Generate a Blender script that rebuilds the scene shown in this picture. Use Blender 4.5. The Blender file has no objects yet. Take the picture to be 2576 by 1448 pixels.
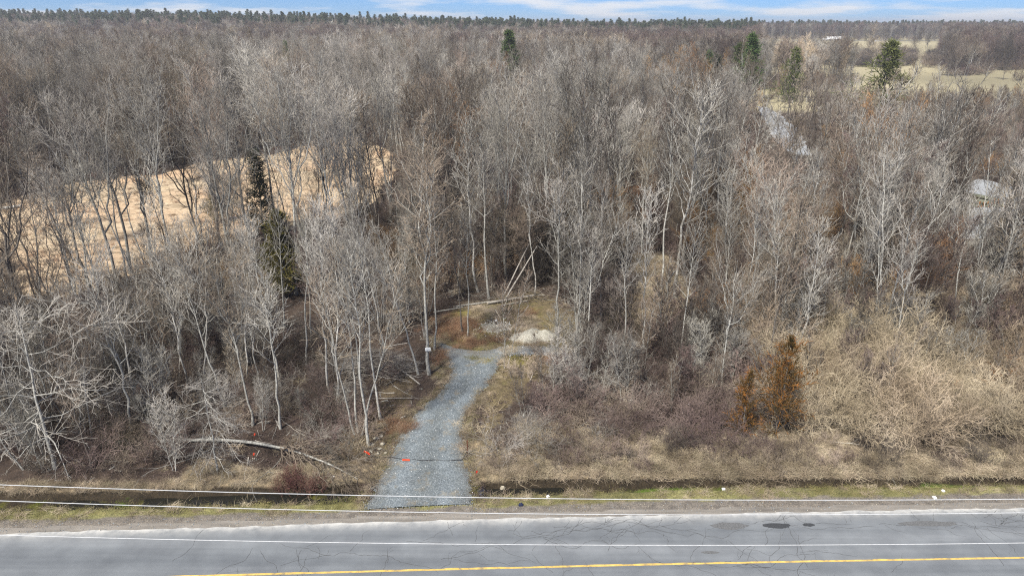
import bpy, math, random
import numpy as np
from mathutils import Vector, noise as mnoise

S = bpy.context.scene
COL = S.collection
R = math.radians

# ---------------------------------------------------------------- camera, sky, sun, exposure
CAM_H, PITCH, FOC = 24.0, R(20.83), 1740.0
cam = bpy.data.cameras.new('camera'); cam.sensor_width = 36; cam.lens = 36*FOC/2575
cam.clip_start = 0.5; cam.clip_end = 9000
co = bpy.data.objects.new('camera', cam); COL.objects.link(co)
co.location = (0, 0, CAM_H); co.rotation_euler = (math.pi/2-PITCH, 0, 0)
S.camera = co

SUN_EL, SUN_AZ = R(52), R(212)       # azimuth clockwise from +Y: behind the camera, a little left
world = bpy.data.worlds.new('World'); S.world = world; world.use_nodes = True
nt = world.node_tree; nt.nodes.clear()
wo = nt.nodes.new('ShaderNodeOutputWorld'); bg = nt.nodes.new('ShaderNodeBackground')
bg.inputs['Strength'].default_value = 0.075
sky = nt.nodes.new('ShaderNodeTexSky'); sky.sky_type = 'NISHITA'; sky.sun_disc = False
sky.sun_elevation = SUN_EL; sky.sun_rotation = SUN_AZ
sky.altitude = 200; sky.air_density = 0.75; sky.dust_density = 0.0; sky.ozone_density = 1.5
tcw = nt.nodes.new('ShaderNodeTexCoord')
sep = nt.nodes.new('ShaderNodeSeparateXYZ'); nt.links.new(tcw.outputs['Generated'], sep.inputs[0])
def wmath(op, a, b=None, c=None):
    n = nt.nodes.new('ShaderNodeMath'); n.operation = op
    for i, v in enumerate((a, b, c)):
        if v is None: continue
        if isinstance(v, (int, float)): n.inputs[i].default_value = v
        else: nt.links.new(v, n.inputs[i])
    return n.outputs[0]
den = wmath('ADD', wmath('MAXIMUM', sep.outputs['Z'], 0.0), 0.11)
cmb = nt.nodes.new('ShaderNodeCombineXYZ')
nt.links.new(wmath('DIVIDE', sep.outputs['X'], den), cmb.inputs[0])
nt.links.new(wmath('DIVIDE', sep.outputs['Y'], den), cmb.inputs[1])
cn = nt.nodes.new('ShaderNodeTexNoise'); cn.inputs['Scale'].default_value = 0.85
cn.inputs['Detail'].default_value = 6; cn.inputs['Roughness'].default_value = 0.55
mpw = nt.nodes.new('ShaderNodeMapping'); mpw.inputs['Location'].default_value = (3.1, 7.4, 0)
nt.links.new(cmb.outputs[0], mpw.inputs[0]); nt.links.new(mpw.outputs[0], cn.inputs['Vector'])
crp = nt.nodes.new('ShaderNodeValToRGB')
crp.color_ramp.elements[0].position = 0.47; crp.color_ramp.elements[1].position = 0.63
crp.color_ramp.elements[0].color = (0, 0, 0, 1); crp.color_ramp.elements[1].color = (1, 1, 1, 1)
nt.links.new(cn.outputs['Fac'], crp.inputs[0])
tint = nt.nodes.new('ShaderNodeMix'); tint.data_type = 'RGBA'; tint.blend_type = 'MULTIPLY'
tint.inputs[0].default_value = 1.0; tint.inputs[7].default_value = (0.29, 0.50, 0.90, 1)
nt.links.new(sky.outputs[0], tint.inputs[6])
mx = nt.nodes.new('ShaderNodeMix'); mx.data_type = 'RGBA'
nt.links.new(wmath('MULTIPLY', crp.outputs[0], 0.85), mx.inputs[0])
nt.links.new(tint.outputs[2], mx.inputs[6]); mx.inputs[7].default_value = (7.2, 7.3, 7.5, 1)
nt.links.new(mx.outputs[2], bg.inputs['Color']); nt.links.new(bg.outputs[0], wo.inputs['Surface'])

sl = bpy.data.lights.new('sun', 'SUN'); sl.energy = 4.8; sl.angle = R(8); sl.color = (1.0, 0.955, 0.865)
so = bpy.data.objects.new('sun', sl); COL.objects.link(so)
sdir = Vector((math.sin(SUN_AZ)*math.cos(SUN_EL), math.cos(SUN_AZ)*math.cos(SUN_EL), math.sin(SUN_EL)))
so.rotation_euler = sdir.to_track_quat('Z', 'Y').to_euler(); so.location = (0, -20, 60)

vs = S.view_settings; vs.view_transform = 'Standard'; vs.look = 'None'; vs.gamma = 1.0
vs.use_curve_mapping = False; vs.exposure = 0.80
S.render.engine = 'CYCLES'
cy = S.cycles; cy.max_bounces = 4; cy.diffuse_bounces = 1; cy.glossy_bounces = 2; cy.transmission_bounces = 2; cy.volume_bounces = 0
cy.use_denoising = False; cy.filter_width = 1.15; cy.sample_clamp_indirect = 3.0; cy.sample_clamp_direct = 6.0

# ---------------------------------------------------------------- helpers
rng = np.random.default_rng(7); random.seed(7)
SIN, COS = math.sin(PITCH), math.cos(PITCH)
def at(px, py, z=0.0):
    """a point of the survey sketch (2575 wide) -> metres on the plane of height z"""
    a = (px-1287.5)/FOC; b = (724-py)/FOC
    dy = COS+b*SIN; dz = -SIN+b*COS
    t = (z-CAM_H)/dz
    return (a*t, dy*t)
def poly(pts): return np.array([at(*p) for p in pts])
def inside(P, x, y):
    c = False; n = len(P); j = n-1
    for i in range(n):
        xi, yi = P[i]; xj, yj = P[j]
        if (yi > y) != (yj > y) and x < (xj-xi)*(y-yi)/(yj-yi)+xi: c = not c
        j = i
    return c
def edist(P, x, y, closed=True):
    A = P; B = np.roll(P, -1, 0)
    if not closed: A, B = P[:-1], P[1:]
    d = B-A; w = np.array([x, y])-A
    t = np.clip((w*d).sum(1)/np.maximum((d*d).sum(1), 1e-9), 0, 1)
    q = w-d*t[:, None]
    return float(np.sqrt((q*q).sum(1)).min())
def curve(pts):
    Q = poly(pts); xs, ys = Q[:, 0], Q[:, 1]
    s0 = (ys[1]-ys[0])/(xs[1]-xs[0]); s1 = (ys[-1]-ys[-2])/(xs[-1]-xs[-2])
    s0, s1 = s0*.8, s1*.8
    def f(x):
        x = np.asarray(x, float); y = np.interp(x, xs, ys)
        y = np.where(x < xs[0], ys[0]+(x-xs[0])*s0, y); y = np.where(x > xs[-1], ys[-1]+(x-xs[-1])*s1, y)
        return y
    def g(x):                              # smoothed
        x = np.asarray(x, float)
        return sum(f(x+d) for d in (-6, -4, -2, 0, 2, 4, 6))/7
    return g
def sm(a, b, v):
    t = np.clip((np.asarray(v, float)-a)/(b-a), 0, 1); return t*t*(3-2*t)
def vn(x, y, s, o=0.0): return mnoise.noise(Vector((x*s+o, y*s-o*1.7, o)))

def tag(o, label=None, cat=None, group=None, kind=None):
    if label: o['label'] = label
    if cat: o['category'] = cat
    if group: o['group'] = group
    if kind: o['kind'] = kind
    return o
def link(o, parent=None):
    COL.objects.link(o)
    if parent is not None: o.parent = parent
    return o
def ob(name, mesh, parent=None, loc=(0, 0, 0), rot=(0, 0, 0)):
    o = bpy.data.objects.new(name, mesh); o.location = loc; o.rotation_euler = rot
    return link(o, parent)
def empty(name, loc, rot=(0, 0, 0)):
    o = bpy.data.objects.new(name, None); o.location = loc; o.rotation_euler = rot; o.empty_display_size = .3
    return link(o)
def mesh_np(name, V, F, mat=None, smooth=False):
    """V (n,3); F list of face arrays, each (m,k)"""
    me = bpy.data.meshes.new(name)
    V = np.asarray(V, np.float32); F = [np.asarray(f, np.int32) for f in F if len(f)]
    me.vertices.add(len(V)); me.vertices.foreach_set('co', V.ravel())
    lv = np.concatenate([f.ravel() for f in F]); tot = np.concatenate([np.full(len(f), f.shape[1], np.int32) for f in F])
    me.loops.add(len(lv)); me.loops.foreach_set('vertex_index', lv)
    me.polygons.add(len(tot)); st = np.concatenate([[0], np.cumsum(tot)[:-1]]).astype(np.int32)
    me.polygons.foreach_set('loop_start', st)
    try: me.polygons.foreach_set('loop_total', tot)
    except Exception: pass
    me.polygons.foreach_set('use_smooth', np.full(len(tot), smooth))
    me.update(calc_edges=True); me.validate()
    if mat: me.materials.append(mat)
    return me

# ---------------------------------------------------------------- materials
def nodes(name):
    m = bpy.data.materials.new(name); m.use_nodes = True
    t = m.node_tree; b = t.nodes['Principled BSDF']
    b.inputs['Roughness'].default_value = .9; b.inputs['Specular IOR Level'].default_value = .2
    return m, t, b
def N(t, kind, **kw):
    n = t.nodes.new(kind)
    for k, v in kw.items():
        if k in n.inputs.keys(): n.inputs[k].default_value = v
        else: setattr(n, k, v)
    return n
def noise_n(t, vec, scale, detail=3, rough=.6):
    n = N(t, 'ShaderNodeTexNoise', Scale=scale, Detail=detail, Roughness=rough)
    t.links.new(vec, n.inputs['Vector']); return n.outputs['Fac']
def ramp(t, fac, stops):
    r = t.nodes.new('ShaderNodeValToRGB'); e = r.color_ramp.elements
    while len(e) < len(stops): e.new(.5)
    for k, (p, c) in enumerate(stops):
        e[k].position = p; e[k].color = (*c, 1) if len(c) == 3 else c
    t.links.new(fac, r.inputs[0]); return r.outputs[0]
def mixc(t, fac, a, b, mode='MIX'):
    n = t.nodes.new('ShaderNodeMix'); n.data_type = 'RGBA'; n.blend_type = mode
    for i, v in ((0, fac), (6, a), (7, b)):
        if isinstance(v, (int, float)): n.inputs[i].default_value = v
        elif isinstance(v, tuple): n.inputs[i].default_value = (*v, 1) if len(v) == 3 else v
        else: t.links.new(v, n.inputs[i])
    return n.outputs[2]
def rnd_value(t, col, lo, hi, hue=0.0):
    oi = t.nodes.new('ShaderNodeObjectInfo')
    mr = N(t, 'ShaderNodeMapRange'); mr.inputs['To Min'].default_value = lo; mr.inputs['To Max'].default_value = hi
    t.links.new(oi.outputs['Random'], mr.inputs['Value'])
    hs = t.nodes.new('ShaderNodeHueSaturation'); t.links.new(col, hs.inputs['Color'])
    t.links.new(mr.outputs[0], hs.inputs['Value'])
    if hue:
        m2 = N(t, 'ShaderNodeMath', operation='MULTIPLY'); m2.inputs[1].default_value = 7.31
        f2 = N(t, 'ShaderNodeMath', operation='FRACT'); t.links.new(oi.outputs['Random'], m2.inputs[0]); t.links.new(m2.outputs[0], f2.inputs[0])
        m3 = N(t, 'ShaderNodeMapRange'); m3.inputs['To Min'].default_value = .5-hue; m3.inputs['To Max'].default_value = .5+hue
        t.links.new(f2.outputs[0], m3.inputs['Value']); t.links.new(m3.outputs[0], hs.inputs['Hue'])
    return hs.outputs[0]
def bump(t, b, fac, strength=.5, dist=.02):
    n = N(t, 'ShaderNodeBump', Strength=strength, Distance=dist)
    t.links.new(fac, n.inputs['Height']); t.links.new(n.outputs[0], b.inputs['Normal'])
def mat2(name, c1, c2, scale=6, rnd=None, hue=0.0, rough=.9, bmp=0, c3=None, detail=3, patch=False, pscale=.035):
    m, t, b = nodes(name)
    pos = t.nodes.new('ShaderNodeNewGeometry').outputs['Position']
    f = noise_n(t, pos, scale, detail)
    c = ramp(t, f, [(.35, c1), (.62, c2)] if c3 is None else [(.3, c1), (.5, c2), (.68, c3)])
    if patch: c = mixc(t, 1.0, c, ramp(t, noise_n(t, pos, pscale, 2), [(.36, (.66, .64, .60)), (.5, (1., .98, .94)), (.64, (1.28, 1.26, 1.22))]), 'MULTIPLY')
    if rnd: c = rnd_value(t, c, rnd[0], rnd[1], hue)
    t.links.new(c, b.inputs['Base Color']); b.inputs['Roughness'].default_value = rough
    if bmp: bump(t, b, f, bmp)
    return m
def plain(name, c, rough=.6, metal=0.0):
    m, t, b = nodes(name)
    pos = t.nodes.new('ShaderNodeNewGeometry').outputs['Position']
    f = noise_n(t, pos, 9, 3)
    col = ramp(t, f, [(.3, tuple(v*.82 for v in c)), (.7, tuple(min(1, v*1.08) for v in c))])
    t.links.new(col, b.inputs['Base Color']); b.inputs['Roughness'].default_value = rough; b.inputs['Metallic'].default_value = metal
    return m

# ---------------------------------------------------------------- layout curves (metres, from the survey sketch)
YELLOW = curve([(530, 1447), (858, 1437), (1717, 1416), (2575, 1401)])
ASPH = curve([(0, 1342), (858, 1315), (1287, 1302), (1717, 1293), (2575, 1276)])
SHO = curve([(0, 1312), (858, 1288), (1287, 1275), (1717, 1259), (2575, 1244)])
NEAR = curve([(0, 1283), (430, 1280), (858, 1266), (1200, 1252), (1400, 1243), (1717, 1228), (2575, 1221)])
FAR = curve([(0, 1244), (430, 1233), (650, 1224), (858, 1217), (1200, 1208), (1500, 1205), (1717, 1205), (2100, 1208), (2575, 1200)])
FIELD = poly([(-420, 600), (0, 520), (150, 458), (420, 436), (520, 402), (700, 388), (830, 342), (900, 347), (990, 393), (995, 430),
              (950, 492), (850, 552), (700, 575), (480, 640), (300, 700), (220, 738), (0, 752), (-420, 800)])
DRIVE_L = poly([(905, 1282), (925, 1240), (962, 1168), (992, 1108), (1040, 1040), (1108, 980), (1132, 930), (1116, 895), (1092, 862), (1085, 850)])
DRIVE_R = poly([(1200, 1268), (1197, 1215), (1178, 1160), (1166, 1085), (1172, 1040), (1216, 990), (1250, 940), (1262, 905), (1300, 868), (1312, 855)])
CLEAR = poly([(1085, 890), (1108, 800), (1180, 758), (1340, 748), (1408, 800), (1425, 885), (1350, 925), (1280, 965), (1225, 1010),
              (1195, 1060), (1205, 1160), (1225, 1270), (890, 1290), (925, 1165), (985, 1085), (1045, 1018), (1092, 960)])
GLADE = poly([(1540, 720), (1600, 640), (1690, 650), (1750, 770), (1790, 890), (1640, 900), (1500, 870)])
LANE = poly([(1903, 268), (1928, 270), (1962, 290), (1992, 312), (2016, 340), (2026, 362), (2040, 392), (1990, 388), (1962, 366), (1940, 340), (1924, 305)])
LANEFRONT = poly([(1880, 262), (2055, 262), (2085, 650), (1850, 650)])
YARD = poly([(2420, 458), (2470, 452), (2545, 470), (2560, 545), (2500, 552), (2480, 600), (2420, 610), (2430, 540)])
YARDFRONT = poly([(2395, 440), (2585, 445), (2600, 760), (2390, 760)])
DX0, DX1 = at(925, 1240)[0], at(1197, 1225)[0]

def terrain(x, y):
    x = np.asarray(x, float); y = np.asarray(y, float)
    t = x/np.maximum(y, 60)
    z = sm(330, 860, y)*(6.5+10*sm(.2, -.55, t))
    return z
def ditch(x, y):
    x = np.asarray(x, float); y = np.asarray(y, float)
    n, f = NEAR(x), FAR(x)
    s = (y-n)/np.maximum(f-n, .3)
    left = sm(DX0+4, DX0-4, x)
    dep = .72-.12*left-.30*sm(DX1+6, DX1+11, x)
    fill = 1-sm(DX0-1.0, DX0+.1, x)*(1-sm(DX1-.1, DX1+.8, x))
    prof = np.where(s < .34, sm(-.02, .34, s), np.where(s < .80, 1.0, 1-sm(.80, 1.02, s)))
    prof = np.where((s < 0) | (s > 1.02), 0, prof)
    verge = -.06*sm(SHO(x), n, y)*(s < 0)
    bank = .14*sm(1.0, 1.25, s)*(1-sm(6, 14, y-f))*fill
    hum = .42*np.maximum(0, np.sin(x*.9+1.3*np.sin(x*.37))*np.sin(y*2.1+x*.5)+.25*np.sin(x*2.7))*prof*left
    return (-dep*prof+np.minimum(hum, .40))*fill+verge*fill+bank
def height(x, y): return terrain(x, y)+ditch(x, y)
def hz(x, y): return float(height(x, y))

# ---------------------------------------------------------------- the ground
def axis(parts):
    out = []
    for a, b, st in parts: out += list(np.arange(a, b, st))
    return np.array(out+[parts[-1][1]])
gx = np.concatenate([-np.geomspace(3600, 48, 34), axis([(-46, 46, .4)]), np.geomspace(48, 3600, 34)])
gy = np.concatenate([np.linspace(-120, 20, 8), axis([(22, 28, .5), (28, 42, .18), (42, 72, .6), (72, 200, 3.2)]), np.geomspace(204, 5200, 56)])
GX, GY = np.meshgrid(gx, gy)
GZ = height(GX, GY)
micro = np.array([[vn(x, y, .9, 3)*.05+vn(x, y, 2.6, 9)*.03 for x in gx] for y in gy])
mask = (GY > FAR(GX)-.2)*(GY < 75)
GZ = GZ+np.where(mask > 0, micro, 0)-.03*(GY < ASPH(GX)+.4)
ny, nx = GX.shape
idx = np.arange(nx*ny).reshape(ny, nx)
quads = np.stack([idx[:-1, :-1], idx[:-1, 1:], idx[1:, 1:], idx[1:, :-1]], -1).reshape(-1, 4)
# what the soil is made of, vertex by vertex (litter, dry grass, turf, moss, mud)
LIT, DRY, TURF, MOSS, MUD, MEADOW, SHOULD = (np.array(c) for c in ((.055, .041, .034), (.23, .185, .125), (.17, .165, .075), (.055, .055, .012), (.028, .022, .015), (.36, .325, .215), (.16, .145, .13)))
soil = np.zeros((ny, nx, 3))
for j in range(ny):
    y = gy[j]
    for i in range(nx):
        x = gx[i]; c = LIT
        if y < 130 and abs(x) < 90:
            n1 = vn(x, y, .25, 2); n2 = vn(x, y, .8, 5)
            if y < 45:
                fr, nr, sh = float(FAR(x)), float(NEAR(x)), float(SHO(x))
                if y < sh+.15+.25*n2: c = SHOULD
                elif y < nr+.25+.2*n2: c = TURF*(.8+.5*(n1+.5))
                elif y < fr-.22:
                    c = MOSS*(1.0+.8*n2) if (n1+n2 > -.15 and y < fr-.4) else MUD
                    if x > DX1+9: c = MOSS*np.array((1.1, 2.0, 1.0))
                elif y < fr+.10: c = MUD*1.2
                else:
                    w = (1.7+1.2*n1) if x < DX0-1 else (4.6+1.2*n1)
                    if x < DX0-10.5: w = .5+.5*n1
                    k = float(sm(w+.8, w-.8, y-fr)); c = DRY*k*(.9+.35*n2)+LIT*(1-k)
                    if DX0-2.5 < x < DX0+1 and y > 34: c = np.array((.10, .078, .05))
            elif inside(CLEAR, x, y):
                c = np.array((.12, .095, .058))*(1+.6*n2)
                if n1 > .12: c = np.array((.15, .13, .045))
                if n1 < -.25: c = np.array((.19, .16, .125))
            elif inside(GLADE, x, y): c = DRY*(.7+.3*n1)
            else: c = LIT*(1+.5*n1)+np.array((.02, .013, .006))*max(0, n2*2)
            if 28 < y < 62 and x > DX1 and edist(CLEAR, x, y) < 1.6+1.2*n2 and y > float(FAR(x))+1.5: c = np.array((.13, .105, .062))
        elif y > 130:
            tt = x/y
            if tt > .28 and y > 212: c = MEADOW*(.85+.5*vn(x, y, .012, 4))
            else: c = np.array((.06, .046, .037))
        soil[j, i] = c
gm, t, b = nodes('soil')
pos = t.nodes.new('ShaderNodeNewGeometry').outputs['Position']
at_ = N(t, 'ShaderNodeAttribute', attribute_name='soil')
f1 = noise_n(t, pos, 14, 4, .75); f2 = noise_n(t, pos, 2.2, 3)
c = mixc(t, 1.0, at_.outputs['Color'], ramp(t, f1, [(.28, (.35, .34, .33)), (.5, (.95, .95, .95)), (.72, (1.9, 1.8, 1.65))]), 'MULTIPLY')
c = mixc(t, 1.0, c, ramp(t, f2, [(.3, (.7, .7, .7)), (.7, (1.3, 1.28, 1.22))]), 'MULTIPLY')
t.links.new(c, b.inputs['Base Color']); b.inputs['Roughness'].default_value = 1; bump(t, b, f1, .9, .06)
me = mesh_np('ground', np.stack([GX, GY, GZ], -1).reshape(-1, 3), [quads], gm, True)
ca = me.attributes.new('soil', 'FLOAT_COLOR', 'POINT')
ca.data.foreach_set('color', np.concatenate([soil.reshape(-1, 3), np.ones((nx*ny, 1))], 1).astype(np.float32).ravel())
tag(ob('ground', me), kind='structure')

# ---------------------------------------------------------------- road, shoulder, markings
XR = axis([(-140, -45, 4), (-45, 45, .35), (45, 140, 4)])
def strip(name, lo, hi, z, mat, rows=6, xs=XR, jit=0.0, seed=1, parent=None, zf=None):
    lo_v, hi_v = lo(xs), hi(xs)
    if jit:
        hi_v = hi_v+np.array([vn(x, seed, 1.3)*jit+vn(x, seed, 4.1)*jit*.6 for x in xs])
    u = np.linspace(0, 1, rows)
    Y = lo_v[None]*(1-u[:, None])+hi_v[None]*u[:, None]; X = np.repeat(xs[None], rows, 0)
    Z = np.full_like(X, z) if zf is None else zf(X, Y)
    V = np.stack([X, Y, Z], -1).reshape(-1, 3); k = np.arange(rows*len(xs)).reshape(rows, len(xs))
    q = np.stack([k[:-1, :-1], k[:-1, 1:], k[1:, 1:], k[1:, :-1]], -1).reshape(-1, 4)
    o = ob(name, mesh_np(name, V, [q], mat, True), parent)
    return o
asph, t, b = nodes('asphalt')
g_ = t.nodes.new('ShaderNodeNewGeometry').outputs['Position']
mp = N(t, 'ShaderNodeMapping'); mp.inputs['Scale'].default_value = (.035, 1.0, 1); t.links.new(g_, mp.inputs[0])
lanes = noise_n(t, mp.outputs[0], .9, 3); fine = noise_n(t, g_, 60, 2, .8); blot = noise_n(t, g_, .6, 4)
uvd = N(t, 'ShaderNodeAttribute', attribute_name='edge')
c = ramp(t, lanes, [(.3, (.118, .129, .141)), (.5, (.148, .16, .172)), (.7, (.186, .198, .21))])
c = mixc(t, 1.0, c, ramp(t, fine, [(.3, (.72, .72, .72)), (.72, (1.25, 1.25, 1.25))]), 'MULTIPLY')
c = mixc(t, 1.0, c, ramp(t, blot, [(.35, (.86, .86, .87)), (.65, (1.1, 1.1, 1.1))]), 'MULTIPLY')
sepc = N(t, 'ShaderNodeSeparateColor'); t.links.new(uvd.outputs['Color'], sepc.inputs[0])
dust = ramp(t, noise_n(t, g_, 1.6, 5, .7), [(.3, (.25, .25, .25)), (.6, (1, 1, 1))])
dm = mixc(t, 1.0, dust, sepc.outputs[0], 'MULTIPLY')
sd = N(t, 'ShaderNodeSeparateColor'); t.links.new(dm, sd.inputs[0])
c = mixc(t, sd.outputs[0], c, (.52, .51, .48))
t.links.new(c, b.inputs['Base Color']); b.inputs['Roughness'].default_value = .82; bump(t, b, fine, .3, .01)
ROAD_NEAR = lambda x: YELLOW(x)-4.2
road = strip('road', ROAD_NEAR, ASPH, 0.0, asph, 44, jit=.12)
tag(road, kind='structure')
rv = np.zeros(len(road.data.vertices)*3, np.float32); road.data.vertices.foreach_get('co', rv); rv = rv.reshape(-1, 3)
de = ASPH(rv[:, 0])-rv[:, 1]
ec = np.exp(-(np.maximum(de, 0)/.34)**1.3)*.85
ea = road.data.attributes.new('edge', 'FLOAT_COLOR', 'POINT')
ea.data.foreach_set('color', np.stack([ec, ec, ec, np.ones_like(ec)], 1).astype(np.float32).ravel())
yel = mat2('yellow_paint', (.20, .17, .11), (.52, .36, .10), 3.2, rough=.8, c3=(.62, .44, .14), detail=6)
strip('centre_line', lambda x: YELLOW(x)-.06, lambda x: YELLOW(x)+.06, .005, yel, 2, jit=.03, seed=5, parent=road)
shm, t, b = nodes('shoulder_gravel')
g_ = t.nodes.new('ShaderNodeNewGeometry').outputs['Position']
mp = N(t, 'ShaderNodeMapping'); mp.inputs['Scale'].default_value = (.25, 1.6, 1); t.links.new(g_, mp.inputs[0])
a_ = noise_n(t, mp.outputs[0], 1.3, 5, .65); fi = noise_n(t, g_, 28, 3, .8)
c = ramp(t, a_, [(.3, (.12, .11, .098)), (.5, (.19, .176, .158)), (.66, (.24, .222, .20)), (.74, (.36, .35, .33))])
c = mixc(t, 1.0, c, ramp(t, fi, [(.3, (.65, .65, .65)), (.7, (1.35, 1.33, 1.3))]), 'MULTIPLY')
t.links.new(c, b.inputs['Base Color']); b.inputs['Roughness'].default_value = 1; bump(t, b, fi, .6, .03)
tag(strip('road_shoulder', lambda x: ASPH(x)-.5, SHO, -.006, shm, 8, jit=.22, seed=3, zf=lambda X, Y: -.006-.02*0*X), kind='structure')
# cracks: wandering thin lines of open joint, one part of the road
crk = plain('crack_dark', (.075, .077, .08), .95)
CV, CF = [], []
def crack(x, y, ang, ln, w, turn=.35, br=.05, depth=0):
    st = .12; n = int(ln/st); a = ang; L, Rr = [], []
    for k in range(n):
        a += random.gauss(0, turn); a += (ang-a)*.30
        x += math.cos(a)*st; y += math.sin(a)*st
        if not (float(ROAD_NEAR(x))+.1 < y < float(ASPH(x))-.12): break
        ww = w*(.5+random.random())*min(1, (n-k)/5)
        L.append((x-math.sin(a)*ww, y+math.cos(a)*ww)); Rr.append((x+math.sin(a)*ww, y-math.cos(a)*ww))
        if depth < 2 and random.random() < br: crack(x, y, a+random.choice((-1, 1))*random.uniform(.6, 1.4), ln*random.uniform(.15, .4), w*.8, turn, br, depth+1)
    if len(L) > 2:
        o = len(CV); m = len(L)
        CV.extend([(p[0], p[1], .004) for p in L]+[(p[0], p[1], .004) for p in Rr])
        CF.extend([(o+k, o+m+k, o+m+k+1, o+k+1) for k in range(m-1)])
for k in range(46):
    x = random.uniform(-30, 34)
    crack(x, float(ROAD_NEAR(x))+random.uniform(0, 7), math.pi/2+random.choice((-1, 1))*random.uniform(.1, .9), random.uniform(1.2, 4.5), .009, .34)
for k in range(30):                                  # wheel-track cracks along the lane
    x = random.uniform(-12, 34); off = random.choice((1.2, 1.7, 2.3, 4.6, 5.2))
    crack(x, float(ASPH(x))-off*.62+random.uniform(-.15, .15), random.uniform(-.08, .08), random.uniform(2, 9), .009, .38, .07)
tag(ob('crack', mesh_np('crack', CV, [CF], crk), road), kind='stuff')
patchm = mat2('fresh_asphalt', (.03, .033, .037), (.055, .058, .062), 20, rough=.75)
patchg = mat2('worn_asphalt_patch', (.085, .088, .09), (.13, .132, .135), 12, rough=.8)
def blob(cx, cy, rx, ry, z, n=40, seed=0, rough=.25):
    out = []
    for k in range(n):
        a = k/n*2*math.pi; q = 1+rough*mnoise.noise(Vector((math.cos(a)*1.8+seed, math.sin(a)*1.8, seed)))+rough*.5*mnoise.noise(Vector((math.cos(a)*6+seed, math.sin(a)*6, seed)))
        out.append((cx+math.cos(a)*rx*q, cy+math.sin(a)*ry*q, z))
    return out
for (px, py, rx, ry, m, sd) in ((1953, 1321, .74, .20, patchm, 3), (2033, 1319, .31, .13, patchm, 8), (1835, 1322, .95, .26, patchg, 5), (2335, 1316, 1.5, .2, patchg, 6), (1785, 1388, .45, .1, patchg, 2)):
    x, y = at(px, py); V = blob(x, y, rx, ry, .0045, 44, sd); V.append((x, y, .0045))
    ob('asphalt_patch', mesh_np('asphalt_patch', V, [[(k, (k+1) % 44, 44) for k in range(44)]], m), road)

# ---------------------------------------------------------------- driveway, clearing gravel, field, lane, yard, water
def gravel(name, cA, cB, cC, stain=None, rut=False):
    m, t, b = nodes(name); p = t.nodes.new('ShaderNodeNewGeometry').outputs['Position']
    v = N(t, 'ShaderNodeTexVoronoi', Scale=24.0); t.links.new(p, v.inputs['Vector'])
    sc = N(t, 'ShaderNodeSeparateColor'); t.links.new(v.outputs['Color'], sc.inputs[0])
    big = noise_n(t, p, .9, 4)
    c = ramp(t, sc.outputs[0], [(.05, cA), (.55, cB), (.97, cC)])
    c = mixc(t, 1.0, c, ramp(t, big, [(.3, (.8, .8, .8)), (.7, (1.15, 1.15, 1.15))]), 'MULTIPLY')
    if stain:
        s = ramp(t, noise_n(t, p, 1.1, 5, .65), [(.56, (0, 0, 0)), (.70, (.85, .85, .85))]); c = mixc(t, s, c, stain)
    if rut:                                # packed wheel tracks, dirtier strips beside them
        ra = N(t, 'ShaderNodeAttribute', attribute_name='rut'); rs = N(t, 'ShaderNodeSeparateColor'); t.links.new(ra.outputs['Color'], rs.inputs[0])
        c = mixc(t, rs.outputs[0], mixc(t, 1.0, c, (.86, .84, .80), 'MULTIPLY'), mixc(t, 1.0, c, (1.16, 1.17, 1.18), 'MULTIPLY'))
        c = mixc(t, rs.outputs[1], c, mixc(t, .65, c, (.15, .12, .085)))
    t.links.new(c, b.inputs['Base Color']); b.inputs['Roughness'].default_value = .95; bump(t, b, v.outputs['Distance'], .6, .03)
    return m
grav = gravel('driveway_gravel', (.09, .107, .12), (.138, .16, .175), (.235, .262, .278), (.21, .185, .14), True)
def ribbon(name, Lp, Rp, z, mat, n=90, cols=14, jit=.34, seed=2, notch=0.0):
    def res(P):
        d = np.concatenate([[0], np.cumsum(np.hypot(*np.diff(P, axis=0).T))]); u = np.linspace(0, d[-1], n)
        q = np.stack([np.interp(u, d, P[:, 0]), np.interp(u, d, P[:, 1])], 1)
        for _ in range(3): q[1:-1] = (q[:-2]+2*q[1:-1]+q[2:])/4
        return q
    A, B = res(Lp), res(Rp)
    A = A+np.array([[vn(k*.3, seed, 1)*jit+vn(k, seed, 1)*jit*.6, 0] for k in range(n)]); B = B+np.array([[vn(k*.3, seed+9, 1)*jit+vn(k, seed+9, 1)*jit*.6, 0] for k in range(n)])
    u = np.linspace(0, 1, cols)[None, :, None]; P = A[:, None]*(1-u)+B[:, None]*u
    P[:, :, 1] -= notch*sm(.62, 1, np.linspace(0, 1, n))[:, None]*np.sin(np.linspace(0, 1, cols)*math.pi)[None]**.8
    lift = np.sin(np.linspace(0, 1, cols)*math.pi)[None]*.07*np.ones((n, 1))
    Z = z+lift+np.array([[vn(p[0], p[1], 1.5)*.015 for p in r] for r in P])
    edge = np.zeros_like(Z); edge[:, 0] = edge[:, -1] = -.12
    V = np.concatenate([P, (Z+edge)[..., None]], -1).reshape(-1, 3); k = np.arange(n*cols).reshape(n, cols)
    q = np.stack([k[:-1, :-1], k[:-1, 1:], k[1:, 1:], k[1:, :-1]], -1).reshape(-1, 4)
    return ob(name, mesh_np(name, V, [q], mat, True)), P
drv, DP = ribbon('driveway', DRIVE_L, DRIVE_R, .035, grav, notch=2.3)
tag(drv, kind='structure')
_n, _c = DP.shape[:2]; _u = np.linspace(0, 1, _c)[None]; _k = np.linspace(0, 1, _n)[:, None]
_w = np.array([[vn(p[0], p[1], .5, 7) for p in r_] for r_ in DP])
_r = np.clip(np.exp(-((_u-.30+.05*_w)/.10)**2)+np.exp(-((_u-.72+.05*_w)/.10)**2), 0, 1)*np.ones((_n, 1))*(.75+.5*_w)
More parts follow.
